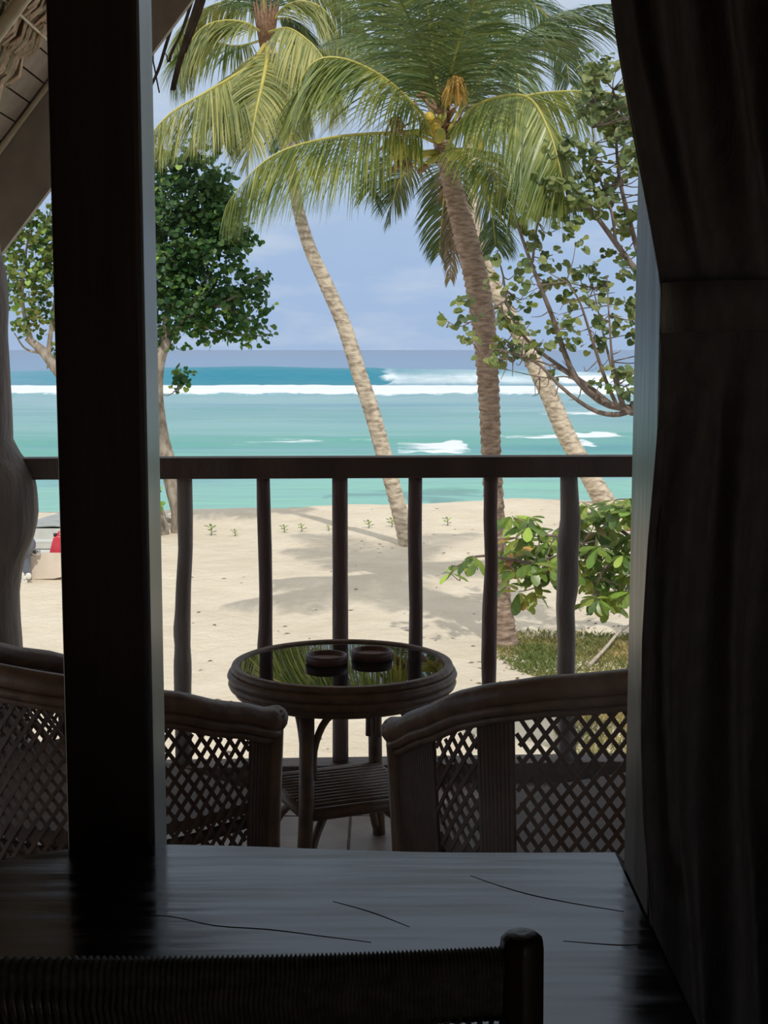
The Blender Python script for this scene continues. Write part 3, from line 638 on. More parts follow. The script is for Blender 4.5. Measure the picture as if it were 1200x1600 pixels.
tp(px3([(692, 195, .2), (720, 120, .6), (755, 40, .8), (800, -30, .9), (860, -90, .8)], Y1), 1.0, LD, n=105, droop=0.6, seed=14, mid=M['leaflet'])
tp(px3([(686, 200, .2), (650, 110, .6), (610, 40, .9), (565, -10, 1.0), (505, -45, 1.0)], Y1), 1.0, LD, n=105, droop=0.7, seed=15, mid=M['leaflet'])
tp(px3([(690, 195, -.2), (705, 110, -.9), (730, 30, -1.8), (765, -40, -2.8), (800, -80, -3.8)], Y1), 1.0, LD, n=100, droop=0.65, seed=16, mid=M['leaflet'])
tp(px3([(686, 200, .4), (655, 140, 1.4), (620, 85, 2.2), (575, 60, 2.8), (520, 70, 3.2)], Y1), 0.9, LD, n=90, droop=0.7, seed=17, mid=M['leaflet'])
tp(px3([(695, 200, .4), (740, 120, 1.4), (790, 70, 2.2), (850, 50, 2.8), (905, 75, 3.2)], Y1), 0.9, LD, n=90, droop=0.7, seed=18, mid=M['leaflet'])
tp(px3([(690, 190, -.2), (670, 100, -1.0), (630, 10, -2.0), (590, -60, -3.0), (540, -100, -4.0)], Y1), 1.0, LD, n=90, droop=0.65, seed=19, mid=M['leaflet'])
def crown_details():
    # fibrous heart
    b = MB()
    for k in range(26):
        a = random.uniform(0, 6.28); p = P(692 + random.uniform(-14, 14), random.uniform(170, 245), Y1 + random.uniform(-.1, .1))
        b.tube([p, p + Vector((math.cos(a)*.14, math.sin(a)*.14, random.uniform(.0, .25))), p + Vector((math.cos(a)*.22, math.sin(a)*.22, random.uniform(.1, .4)))], [.035, .022, .006], 6)
    b.obj('leaf_sheath', M['spathe'], palm)
    for (x, y, dy, big, green) in [(672, 186, -.28, 13, 0), (682, 197, -.34, 12, 0), (687, 212, -.38, 14, 1), (677, 204, -.30, 11, 0), (690, 182, -.30, 11, 1), (665, 192, -.2, 11, 0),
                                    (613, 229, -.4, 11, 0), (627, 232, -.45, 12, 0), (642, 236, -.48, 12, 1), (620, 243, -.42, 11, 0), (634, 246, -.45, 11, 0), (652, 240, -.46, 11, 1),
                                    (612, 240, -.36, 10, 0), (625, 222, -.38, 10, 0), (645, 226, -.42, 10, 0), (705, 238, -.42, 15, 1), (728, 205, -.3, 10, 0), (745, 222, -.3, 10, 0), (752, 228, -.35, 10, 0), (722, 244, -.34, 13, 1)]:
        r = big*0.5*Y1/F*1.55
        MB().ball(P(x, y, Y1+dy), r, (0.82, 0.82, 1.12), 12, 8, rot=Matrix.Rotation(random.uniform(-.5, .5), 3, 'Y')).obj('coconut', M['coconut_green' if green else 'coconut'], palm)
    for pts in ([(690, 238), (660, 240), (635, 250), (615, 252)], [(690, 215), (660, 205), (630, 207), (600, 210)], [(690, 240), (672, 252), (655, 262)], [(695, 238), (715, 240), (735, 250)]):
        MB().tube(px3([(x, y, -.35*min(1, i/2)) for i, (x, y) in enumerate(pts)], Y1), [.04, .032, .025, .015][:len(pts)], 7).obj('fruit_stalk', M['coconut_green'], palm)
    for pts in ([(636, 250), (622, 258), (603, 276)], [(668, 258), (660, 264), (652, 271)], [(632, 215), (612, 218), (590, 238)], [(650, 150), (663, 148), (668, 152)], [(678, 175), (688, 172), (694, 176)]):
        MB().tube(px3([(x, y, -.45) for x, y in pts], Y1), [.02, .045, .008], 7).obj('dry_spathe', M['spathe'], palm)
    for (cx, cy, w, h, n, m) in ((712, 142, 22, 24, 60, 'flower'), (618, 196, 16, 14, 40, 'spathe'), (636, 258, 10, 10, 24, 'spathe')):
        b = MB()
        for k in range(n):
            a = random.uniform(-1, 1); x0 = cx + a*w*0.5; y0 = cy - h*0.8*random.uniform(0.2, 1)
            b.tube(px3([(cx, cy - h*1.1, -.8), (x0, y0, -.85 + random.uniform(-.1, .1)), (cx + a*w, cy + h*random.uniform(.0, 1.25), -.85 + random.uniform(-.15, .15))], Y1), [.010, .013, .006], 4)
        b.obj('flower_spray', M[m], palm)['kind'] = 'stuff'
crown_details()

# --- leaning palm on the left of it
Y2 = 24.3
palm2 = empty('coconut_palm', (P(637, 852, Y2).x, Y2, SAND), 'slender coconut palm with pale leaning trunk and yellowing fronds left of the large palm', 'palm tree')
trunk(palm2, [(642, 858), (622, 790), (600, 710), (580, 640), (560, 580), (538, 510), (510, 445), (485, 390), (468, 335), (458, 280), (448, 220), (436, 160), (424, 100), (414, 45)], Y2,
      [30, 25, 25, 25, 24, 23, 22, 20, 18, 18, 22, 24, 22, 22], M['palm_bark_pale'], 0.10, 0.05)
t2 = lambda *a, **k: frond(palm2, *a, **k)
Q = M['leaflet_far']
t2(px3([(414, 70, -.2), (392, 100, -.8), (360, 122, -1.3), (320, 145, -1.7), (265, 178, -2), (225, 222, -2.2)], Y2), 1.45, Q, n=115, droop=0.5, stiff=-.7, spread=.6, seed=31, rib=.04, width=.04)
t2(px3([(418, 75, -.3), (417, 95, -1.0), (409, 135, -1.5), (399, 180, -1.7), (392, 225, -1.8), (386, 258, -1.8)], Y2), 0.85, Q, n=80, droop=0.5, seed=32, rib=.045, width=.04)
t2(px3([(414, 55, 0), (385, 36, -.3), (350, 32, -.4), (318, 42, -.5), (295, 70, -.5), (280, 110, -.5)], Y2), 1.25, Q, n=95, droop=0.5, stiff=-.7, spread=.6, seed=33, width=.04)
t2(px3([(412, 62, .4), (372, 72, .9), (330, 66, 1.2), (300, 70, 1.3), (278, 95, 1.4), (266, 140, 1.4)], Y2), 1.15, D, n=90, droop=0.5, stiff=-.6, spread=.7, seed=34, width=.04)
t2(px3([(420, 50, -.2), (450, 44, -.8), (480, 62, -1.2), (500, 84, -1.4), (520, 120, -1.5), (530, 165, -1.5)], Y2), 1.4, Q, n=100, droop=0.5, stiff=-.7, spread=.6, seed=35, width=.04)
t2(px3([(422, 40, 0), (445, 10, -.2), (475, 2, -.3), (505, 14, -.4), (525, 45, -.4), (532, 80, -.4)], Y2), 1.2, Q, n=90, droop=0.5, stiff=-.7, spread=.6, seed=36, width=.04)
t2(px3([(422, 60, .5), (480, 76, .9), (540, 80, 1.2), (590, 92, 1.4), (625, 120, 1.5)], Y2), 1.0, Q, n=85, droop=0.5, stiff=-.5, spread=.7, seed=37, width=.035)
t2(px3([(414, 40, 0), (410, -20, 0), (400, -90, -.3), (380, -150, -1)], Y2), 1.3, LD, n=80, droop=0.6, seed=38, width=.04, rib=.04)
t2(px3([(420, 40, .2), (440, -30, .3), (480, -80, .3), (540, -110, .1)], Y2), 1.3, LD, n=80, droop=0.7, seed=39, width=.04)
t2(px3([(412, 45, .2), (380, -20, .4), (330, -60, .5), (270, -70, .5)], Y2), 1.3, LD, n=80, droop=0.8, seed=40, width=.04)
t2(px3([(415, 75, .4), (420, 110, 1.0), (426, 150, 1.3), (432, 195, 1.4), (436, 235, 1.4)], Y2), 0.7, LD, n=60, droop=0.5, seed=41, width=.035)
t2(px3([(412, 78, .2), (395, 105, .8), (355, 150, 1.2), (325, 190, 1.3), (300, 235, 1.4)], Y2), 0.9, Q, n=75, droop=0.8, seed=42, width=.035)
t2(px3([(420, 78, -.2), (440, 115, -.9), (452, 170, -1.2), (456, 220, -1.3)], Y2), 0.7, Q, n=60, droop=0.5, seed=43, width=.035)
for k, (pts, sd_) in enumerate([([(410, 30), (380, 5), (340, 5), (300, 30), (270, 75)], 44), ([(425, 30), (455, 30), (480, 55), (490, 100), (488, 150)], 45), ([(420, 20), (460, -25), (510, -20), (550, 20), (570, 70)], 46), ([(415, 70), (400, 90), (372, 130), (355, 180), (350, 225)], 47)]):
    t2(px3([(x, y, .9 + .25*j) for j, (x, y) in enumerate(pts)], Y2), 1.1, LD if k % 2 else Q, n=85, droop=0.5, stiff=-.6, spread=.7, seed=sd_, width=.04)
b = MB()
for k in range(16):
    a = k*.4; p = P(416, 62, Y2); b.tube([p + Vector((math.cos(a)*.05, math.sin(a)*.05, -.15)), p + Vector((math.cos(a)*.13, math.sin(a)*.13, .25)), p + Vector((math.cos(a)*.22, math.sin(a)*.22, .6))], [.06, .05, .01], 6)
b.obj('leaf_sheath', M['spathe'], palm2)

# --- third palm behind, leaning left from the water's edge
Y3 = 30.6
palm3 = empty('coconut_palm', (P(950, 790, Y3).x, Y3, SAND), 'coconut palm leaning left from the water edge behind the large palm', 'palm tree')
trunk(palm3, [(955, 798), (922, 745), (885, 680), (855, 610), (828, 555), (800, 500), (770, 445), (750, 390), (738, 320), (735, 250), (737, 170), (742, 90), (748, 10)], Y3,
      [36, 30, 29, 28, 26, 25, 24, 22, 20, 20, 20, 20, 22], M['palm_bark_pale'], 0.12, 0.05)
for i, (pts, sd) in enumerate([([(748, 5), (700, -20), (640, 0), (590, 60), (565, 120)], 51), ([(748, 5), (800, -10), (850, 20), (880, 75), (890, 130)], 52),
                               ([(748, 0), (770, 30), (800, 80), (812, 140), (812, 190)], 53), ([(748, 0), (725, 30), (705, 80), (698, 140)], 54),
                               ([(748, -5), (720, -70), (670, -110), (600, -110)], 55), ([(748, -5), (790, -70), (850, -100), (920, -90)], 56), ([(748, -5), (755, -90), (750, -170)], 57)]):
    frond(palm3, px3([(x, y, [0, .6, -.6, 1.2, -1, .3, -.3][i]*j*0.5) for j, (x, y) in enumerate(pts)], Y3), 1.35, LD, n=85, droop=0.7, seed=sd, width=.045, rib=.04)
MB().ball(P(748, 8, Y3), 0.32, (0.8, 0.8, 1.3), 12, 8, 0.1).obj('leaf_sheath', M['spathe'], palm3)

# ------------------------------------------------------------------ leafy trees
def leaf_data(kind):
    if kind == 'heart':
        o = [(0, 0.02), (0.32, -0.10), (0.52, 0.12), (0.52, 0.42), (0.32, 0.70), (0.0, 0.88)]
    else:   # obovate, long
        o = [(0, 0.0), (0.07, 0.10), (0.17, 0.40), (0.22, 0.68), (0.15, 0.90), (0.0, 1.0)]
    v = []; n = len(o)
    for i, (w, l) in enumerate(o):     # centre line then the two edges, cupped
        zc = -0.16*l*l
        v.append((0, max(l, 0.02), zc))
    for sgn in (-1, 1):
        for i, (w, l) in enumerate(o[1:-1]):
            v.append((sgn*w, l, -0.16*l*l + 0.28*w*w + 0.05*w))
    f = []
    for si in (0, 1):
        e = n + si*(n-2)
        for i in range(n-1):
            if i == 0: q = (0, 1, e)
            elif i == n-2: q = (n-2, n-1, e+n-3)
            else: q = (i, i+1, e+i, e+i-1)
            f.append(q if si == 0 else tuple(reversed(q)))
    return v, f
def place_leaves(parent, kind, mats, places, limit=300, seed=0):
    """places: (location, forward dir, normal-ish, size, material index); the nearest become single leaves, the rest one part"""
    lv, lf = leaf_data(kind)
    mes = []
    for m in mats:
        b = MB(); b.add(lv, lf, True); mes.append(b.mesh('leaf', m))
    places.sort(key=lambda p: p[0].y - p[3]*6)
    inv = world(parent).inverted()
    rest = [MB() for _ in mats]
    for i, (loc, fw, up, s, mi) in enumerate(places):
        fw = fw.normalized(); x = fw.cross(up)
        if x.length < 1e-3: x = Vector((1, 0, 0))
        x.normalize(); z = x.cross(fw)
        m = Matrix(((x.x*s, fw.x*s, z.x*s, loc.x), (x.y*s, fw.y*s, z.y*s, loc.y), (x.z*s, fw.z*s, z.z*s, loc.z), (0, 0, 0, 1)))
        if i < limit:
            o = bpy.data.objects.new('leaf', mes[mi]); COL.objects.link(o); o.parent = parent; o.matrix_basis = inv @ m
        else:
            rest[mi].add([m @ Vector(v) for v in lv], lf, True)
    for mi, b in enumerate(rest):
        if b.v:
            b.obj('foliage', mats[mi], parent)['kind'] = 'stuff'
def rvec(r): return Vector((r.gauss(0, 1), r.gauss(0, 1), r.gauss(0, 1)))
def branches(parent, lst, Y, m):
    nodes = []
    for pts, r0, r1 in lst:
        c = spline(px3(pts, Y), 18); nodes += c
        MB().tube(c, list(np.linspace(r0, r1, 18)), 7).obj('branch', m, parent)
    return nodes
def twigs(parent, nodes, targets, m, r=0.006, seed=1):
    b = MB(); rd = random.Random(seed)
    for t in targets:
        n = min(nodes, key=lambda q: (q-t).length + (0.3 if q.z > t.z + .3 else 0))
        md = n.lerp(t, 0.55) + Vector((rd.uniform(-.06, .06), rd.uniform(-.05, .05), rd.uniform(-.10, .04)))
        b.tube(spline([n, md, t], 7), list(np.linspace(r*1.6, r*0.6, 7)), 5)
    b.obj('twigs', m, parent)['kind'] = 'stuff'
def blob_tree(parent, blobs, Y, per, size, mats, mw, seed, limit=300):
    r = random.Random(seed); pl = []
    for (cx, cy, rx, ry, rel) in blobs:
        n = int(per*rx*ry/900*rel); C0 = P(cx, cy, Y); k = Y/F
        # leaves gathered in small tufts
        for _ in range(max(1, n//7)):
            d = rvec(r).normalized()*(r.random()**0.35)
            tc = C0 + Vector((d.x*rx*k, d.y*min(rx, ry)*k*0.9, d.z*ry*k))
            for _ in range(7):
                p = tc + rvec(r)*0.09
                fw = (Vector((d.x*.7, d.y*.7 - .15, -.55)) + rvec(r)*0.45)
                up = Vector((0, -.35, 1)) + d*0.5 + rvec(r)*0.35
                pl.append((p, fw, up, size*r.uniform(.65, 1.2), r.choices(range(len(mats)), mw)[0]))
    place_leaves(parent, 'heart', mats, pl, limit)

YL = 26.1
tl = empty('beach_tree', (P(278, 832, YL).x, YL, SAND), 'dense dark green heart-leaved tree on the sand right of the window post', 'tree')
tr_pts = [(280, 834), (278, 800), (270, 765), (262, 722), (254, 685), (247, 640), (245, 600), (249, 562), (262, 528)]
c = spline([P(x, y, YL) for x, y in tr_pts], 40); c[0].z = SAND-0.2
MB().tube(c, list(np.interp(np.linspace(0, 8, 40), range(9), [.16, .13, .135, .15, .125, .12, .115, .115, .09])), 12).obj('trunk', M['bark'], tl)
nd = branches(tl, [([(249, 565), (270, 520), (300, 490), (345, 478), (390, 500)], .07, .02), ([(256, 540), (262, 480), (275, 400), (290, 300)], .075, .015), ([(250, 570), (235, 500), (225, 420), (230, 320)], .06, .015),
                   ([(275, 510), (320, 440), (345, 380)], .05, .012), ([(262, 520), (300, 505), (350, 520), (410, 525)], .04, .012), ([(246, 612), (262, 618), (280, 606), (293, 596)], .012, .006), ([(345, 475), (380, 455), (405, 430)], .03, .01)], YL, M['bark'])
blobs = [(295, 300, 62, 62, 1), (255, 390, 62, 85, 1.1), (330, 385, 62, 55, 1), (345, 465, 48, 38, .9), (285, 470, 55, 50, 1), (393, 445, 24, 26, .9), (385, 512, 42, 24, .9), (245, 270, 38, 50, .8), (330, 320, 45, 55, .9),
         (215, 340, 40, 70, .9), (205, 450, 40, 70, .8), (190, 300, 40, 50, .7), (382, 372, 24, 20, .8), (350, 345, 30, 40, .8), (282, 590, 20, 13, .9), (318, 512, 45, 22, .9), (255, 520, 35, 22, .8), (300, 236, 30, 25, .5), (408, 480, 16, 14, .7), (350, 262, 10, 28, .6)]
blob_tree(tl, blobs, YL, 215, 0.112, [M['leaf_dark'], M['leaf_lime']], [0.95, 0.05], 5)

tl2 = empty('beach_tree', (P(246, 832, YL-.2).x, YL-.2, SAND), 'yellow-green leafy tree leaning left, seen left of the window post', 'tree')
c = spline([P(x, y, YL-.2) for x, y in [(244, 840), (236, 790), (205, 730), (160, 660), (120, 612), (92, 580), (68, 550), (42, 528)]], 40); c[0].z = SAND-0.2
MB().tube(c, list(np.interp(np.linspace(0, 7, 40), range(8), [.27, .19, .16, .14, .13, .115, .09, .06])), 12).obj('trunk', M['bark'], tl2)
branches(tl2, [([(75, 558), (82, 500), (90, 440), (100, 360)], .05, .012), ([(50, 535), (35, 470), (40, 400), (50, 340)], .045, .012), ([(68, 552), (40, 545), (22, 520)], .03, .01), ([(85, 570), (95, 545), (92, 520)], .02, .01)], YL-.2, M['bark'])
blob_tree(tl2, [(60, 375, 55, 55, .9), (40, 450, 36, 55, .8), (88, 440, 45, 60, .9), (120, 400, 50, 80, .8), (60, 505, 42, 26, .8), (88, 340, 40, 35, .8), (15, 420, 25, 50, .6), (88, 552, 16, 22, .5), (150, 480, 45, 60, .7), (30, 340, 25, 40, .5)],
          YL-.2, 125, 0.110, [M['leaf_yellow'], M['leaf_dark'], M['leaf_lime']], [0.7, 0.22, 0.08], 6)
def shoot():
    r = random.Random(4); pl = []
    for cx, cy in ((247, 792), (238, 770), (245, 800), (236, 800)):
        for k in range(5):
            pl.append((P(cx, cy, YL-.7), Vector((r.uniform(-1, 1), r.uniform(-1, .2), r.uniform(-.2, .6))), Vector((0, -.5, 1)), 0.24*r.uniform(.7, 1.1), 0))
    o = empty('leafy_shoot', P(243, 835, YL-.7), 'bright green young shoot at the foot of the leaning tree', 'plant')
    o.location.z = sand_h(o.location.x, o.location.y)
    b = MB()
    for cx, cy in ((247, 792), (238, 770), (236, 800)): b.tube(spline([o.location - Vector((0, 0, .05)), o.location.lerp(P(cx, cy, YL-.7), .5) + Vector((.04, 0, 0)), P(cx, cy, YL-.7)], 6), .012, 5)
    b.obj('stem', M['leaf_yellow'], o)
    place_leaves(o, 'heart', [M['leaf_lime']], pl)
shoot()

# --- sparse olive tree at the right
YT = 14.0
tx = P(1130, 700, YT).x
tr3 = empty('beach_tree', (tx, YT, SAND), 'sparse olive-leaved tree with bare twiggy branches reaching in from the right', 'tree')
c = spline([(tx+.1, YT, SAND-.2), (tx, YT, -1.2), P(1100, 672, YT), P(1040, 642, YT), P(985, 638, YT)], 30)
MB().tube(c, list(np.interp(np.linspace(0, 4, 30), range(5), [.20, .17, .14, .10, .075])), 10).obj('trunk', M['bark_dark'], tr3)
c = spline([(tx, YT, -1.2), P(1120, 560, YT), P(1070, 500, YT), P(1010, 445, YT)], 24)
MB().tube(c, list(np.linspace(.14, .05, 24)), 9).obj('limb', M['bark_dark'], tr3)
nodes = branches(tr3, [([(988, 639), (968, 636), (940, 628), (905, 598), (885, 560), (865, 500), (845, 450), (822, 390), (806, 340), (800, 300)], .042, .010),
    ([(985, 642, -.1), (960, 648, -.15), (925, 640, -.2), (880, 608, -.3), (840, 568, -.3), (800, 552, -.3), (772, 545, -.3)], .030, .006),
    ([(955, 632, .1), (915, 600, .1), (860, 562, .2), (822, 530, .2), (795, 485, .2), (786, 430, .2), (776, 398, .2)], .026, .006),
    ([(965, 636, -.2), (945, 590, -.3), (922, 520, -.4), (905, 470, -.4), (885, 440, -.4)], .022, .006), ([(972, 634), (962, 600, .1), (940, 510, .2), (927, 450, .2)], .020, .005),
    ([(975, 634, -.2), (958, 570, -.4), (952, 500, -.4), (948, 430, -.4)], .018, .005), ([(1012, 448), (978, 402), (942, 352), (908, 308), (882, 278), (860, 240)], .036, .008),
    ([(1010, 445, .2), (985, 350, .3), (968, 280, .3), (962, 210, .3), (958, 140, .3)], .030, .008), ([(962, 378), (955, 330), (935, 270), (925, 200)], .018, .006), ([(832, 410), (838, 360), (850, 310), (848, 270)], .014, .005),
    ([(905, 598), (870, 575), (820, 560), (760, 558), (728, 520)], .012, .004), ([(790, 470), (755, 490), (720, 510), (692, 498)], .010, .003), ([(930, 620), (890, 590), (850, 590), (780, 575)], .010, .003)], YT, M['bark_dark'])
def right_tree():
    r = random.Random(8); pl = []; tg = []
    cl = [(690, 497, 3), (703, 508, 2), (728, 465, 6), (733, 490, 7), (735, 520, 6), (772, 395, 8), (765, 432, 5), (790, 450, 6), (790, 485, 7), (815, 440, 5), (812, 420, 5), (832, 375, 7), (845, 360, 6), (850, 392, 6), (862, 405, 6),
          (835, 405, 6), (855, 437, 6), (872, 438, 6), (835, 455, 4), (905, 425, 8), (925, 418, 8), (940, 440, 7), (900, 448, 6), (925, 470, 7), (970, 425, 6), (955, 392, 7), (975, 475, 9), (970, 505, 9), (950, 490, 4), (890, 470, 6), (888, 500, 8), (895, 520, 6),
          (880, 535, 5), (935, 500, 7), (940, 530, 7), (925, 540, 6), (930, 590, 7), (977, 588, 9), (960, 580, 4), (835, 545, 6), (850, 530, 5), (785, 535, 7), (780, 555, 6), (800, 545, 6), (815, 520, 9), (800, 500, 6), (785, 500, 6), (820, 480, 6), (765, 560, 5),
          (895, 340, 9), (880, 355, 5), (835, 310, 6), (815, 345, 6), (832, 330, 5), (870, 320, 6), (900, 378, 5), (862, 580, 3), (952, 445, 5), (870, 505, 5)]
    for k in range(125):
        x = r.uniform(820, 1040); y = r.uniform(75, 330)
        if y < 210 and x < 905: continue
        cl.append((x, y, r.randint(6, 11)))
    for k in range(22): cl.append((r.uniform(965, 1060), r.uniform(300, 620), r.randint(4, 8)))
    for cx, cy, n in cl:
        C0 = P(cx, cy, YT + r.uniform(-.55, .55)); tg.append(C0)
        for k in range(int(n*1.45)):
            a = rvec(r); p = C0 + Vector((a.x*.042, a.y*.05, a.z*.042))
            pl.append((p, Vector((a.x*.6, a.y*.5 - .35, -.5 + a.z*.3)), Vector((r.gauss(0, .4), -.55, .8)), 0.088*r.uniform(.6, 1.2), 0 if r.random() < .88 else 1))
    for k in range(70): tg.append(P(r.uniform(780, 1010), r.uniform(440, 640), YT + r.uniform(-.5, .5)))
    twigs(tr3, nodes, tg, M['bark_dark'], .0045)
    place_leaves(tr3, 'heart', [M['leaf_olive'], M['leaf_yellow']], pl)
right_tree()

# --- broad-leaved shrub hanging in at the right, behind the railing
YS = 11.0
sx = P(1130, 900, YS).x
sh = empty('beach_shrub', (sx, YS, SAND), 'bright green shrub with long glossy drooping leaves in front of the large palm trunk', 'shrub')
c = spline([(sx, YS, SAND-.2), (sx-.1, YS, -1.5), P(1070, 905, YS), P(1020, 880, YS)], 24)
MB().tube(c, list(np.linspace(.09, .045, 24)), 9).obj('trunk', M['bark_dark'], sh)
nodes = branches(sh, [([(1025, 882), (980, 870), (930, 865), (880, 868), (840, 880), (800, 875), (750, 868), (715, 885)], .035, .006), ([(1020, 880, .1), (985, 840, .1), (950, 815, .2), (930, 798, .2)], .022, .006), ([(930, 865, -.1), (890, 840, -.2), (850, 835, -.2), (810, 812, -.2)], .016, .005),
    ([(960, 868, -.1), (940, 895, -.2), (930, 930, -.2), (940, 955, -.2)], .014, .005), ([(1010, 880, .3), (985, 910, .3), (970, 935, .3)], .014, .005), ([(1020, 875), (1000, 820), (985, 780)], .018, .005), ([(880, 868, .1), (860, 890, .1), (845, 915, .1)], .010, .004)], YS, M['bark_dark'])
def shrub():
    r = random.Random(12); pl = []; tg = []
    cs = [(703, 895, 3), (716, 886, 8), (738, 868, 6), (745, 880, 6), (800, 806, 7), (822, 818, 8), (842, 826, 5), (812, 840, 9), (832, 850, 9), (855, 845, 8), (800, 862, 8), (790, 880, 7), (820, 868, 8), (845, 872, 8), (862, 880, 7), (806, 892, 8), (832, 900, 8), (836, 922, 6),
          (862, 900, 6), (795, 912, 4), (880, 830, 6), (900, 822, 9), (922, 812, 9), (945, 800, 10), (968, 792, 10), (985, 800, 10), (930, 832, 9), (955, 830, 9), (980, 838, 9), (912, 850, 8), (940, 858, 9), (968, 862, 9), (985, 870, 9), (905, 875, 8), (930, 884, 9), (955, 892, 9),
          (980, 898, 8), (925, 905, 8), (945, 918, 8), (968, 922, 8), (930, 935, 6), (950, 942, 6), (890, 858, 5), (985, 925, 6), (918, 790, 5), (960, 782, 6), (985, 778, 8), (1010, 820, 9), (1010, 870, 9), (1010, 910, 8), (1030, 850, 9), (885, 895, 5)]
    cs += [(cx + r.uniform(-16, 16), cy + r.uniform(-14, 14), n) for cx, cy, n in cs if cx > 790]
    for cx, cy, n in cs:
        C0 = P(cx, cy, YS + r.uniform(-.4, .4)); tg.append(C0); a0 = r.uniform(0, 6.28)
        for k in range(n):
            a = a0 + k*6.283/n + r.uniform(-.3, .3)
            fw = Vector((math.cos(a), math.sin(a)*.8, r.uniform(-1.05, .15)))
            pl.append((C0 + fw*.012, fw, Vector((r.gauss(0, .25), -.3, 1)), .172*r.uniform(.6, 1.12), r.choices((0, 1, 2), (.82, .14, .04))[0]))
    twigs(sh, nodes, tg, M['bark_dark'], .004, 2)
    place_leaves(sh, 'long', [M['leaf_gloss'], M['leaf_lime'], M['leaf_brown']], pl, 300)
shrub()

# ------------------------------------------------------------------ grass patch, stick, seedlings, driftwood
def build_grass():
    r = np.random.default_rng(5); v = []; f = []
    left = lambda y: np.interp(y, [9, 11, 12.5, 14, 14.6, 15.4, 16.2, 16.8], [1.2, 1.45, 1.6, 1.75, 1.55, 1.25, 1.25, 1.45])
    n = 0
    while n < 42000:
        y = r.uniform(8.5, 17.0); x = r.uniform(1.2, 4.6); e = left(y) + 0.12*noise.noise((x*3, y*3, 0))
        e2 = 16.9 - 0.12*(x-1.3)
        dens = 0.25 + 0.75*max(0, min(1, 0.5 + 1.3*noise.noise((x*1.3, y*1.1, 5))))
        if x < e or y > e2 or r.random() > dens: continue
        n += 1; z = sand_h(x, y); h = r.uniform(.025, .08); a = r.uniform(0, 6.28); w = r.uniform(.009, .017)
        lx, ly = r.normal(0, .045), r.normal(0, .045); b = len(v)
        v += [(x - w*math.cos(a), y - w*math.sin(a), z-.005), (x + w*math.cos(a), y + w*math.sin(a), z-.005), (x+lx, y+ly, z+h)]; f.append((b, b+1, b+2))
    o = MB().add(v, f).obj('grass', M['grass'])
    tag(o, 'patchy yellow-green grass on the sand around the large palm base', 'grass', None, 'stuff')
build_grass()
a, b_ = G(920, 1040, SAND+.02), G(986, 985, SAND+.06)
tag(MB().tube(spline([a, a.lerp(b_, .35) + Vector((.01, 0, .05)), a.lerp(b_, .7) + Vector((-.01, 0, .09)), b_ + Vector((0, 0, .08))], 14), list(np.linspace(.022, .014, 14)), 7).obj('fallen_stick', M['driftwood']),
    'pale bare stick lying on the grass below the shrub', 'stick')
a, b_ = G(248, 812, SAND+.1), G(277, 818, SAND+.1)
tag(MB().tube(spline([a, a.lerp(b_, .5) + Vector((0, 0, .03)), b_ + Vector((.05, -.05, -.02))], 8), [.035, .05, .045, .05, .05, .045, .04, .03], 8).obj('driftwood_log', M['bark']),
    'short driftwood log on shaded sand beside the dense tree trunk', 'log')
for i, (px, py, s, lab) in enumerate([(330, 836, 1.3, 'green beach seedling nearest the dense tree, left of the second railing stick'), (367, 836, .8, 'small beach seedling just left of the second railing stick'), (444, 832, .9, 'beach seedling right of the second railing stick'),
        (471, 831, 1.0, 'beach seedling halfway between the second and third railing sticks'), (513, 829, .6, 'tiny beach seedling touching the left side of the middle railing stick'), (576, 826, 1.0, 'beach seedling just left of the leaning palm trunk'),
        (612, 825, 1.1, 'taller beach seedling against the leaning palm trunk'), (699, 823, 1.0, 'beach seedling alone on the sand right of the fourth railing stick'), (536, 828, .7, 'beach seedling half hidden by the middle railing stick')]):
    g = G(px, py, SAND); g.z = sand_h(g.x, g.y); r = random.Random(i+90)
    s *= 0.66
    o = empty('beach_seedling', g, lab, 'seedling', 'seedlings sprouting in the sand')
    MB().tube([g - Vector((0, 0, .03)), g + Vector((.01, 0, .10*s)), g + Vector((0, .01, .19*s))], [.008, .007, .004], 5).obj('stem', M['leaf_yellow'], o)
    pl = [(g + Vector((0, 0, h*s)), Vector((math.cos(k*2.4), math.sin(k*2.4), .5)), Vector((0, -.2, 1)), .17*s*r.uniform(.7, 1.1), k % 2) for k, h in enumerate((.06, .09, .12, .15, .17, .19, .19))]
    place_leaves(o, 'long', [M['leaf_yellow'], M['leaf_lime']], pl)
def litter():
    r = random.Random(21); b = MB()
    for k in range(230):
        px, py = r.choice([(r.uniform(900, 990), r.uniform(955, 1000)), (r.uniform(250, 760), r.uniform(870, 1180)), (r.uniform(560, 1000), r.uniform(800, 870)), (r.uniform(730, 860), r.uniform(1000, 1080))])
        g = G(px, py, SAND); g.z = sand_h(g.x, g.y) + .006; a = r.uniform(0, 6.28); L = r.uniform(.015, .06); d = Vector((math.cos(a), math.sin(a), 0))*L; w = Vector((-d.y, d.x, 0))*.28
        b.add([g-d, g+w+Vector((0, 0, .008)), g+d, g-w], [(0, 1, 2), (0, 2, 3)])
    tag(b.obj('leaf_litter', M['dry_leaf']), 'scattered dry leaf bits lying over the sand', 'litter', None, 'stuff')
litter()

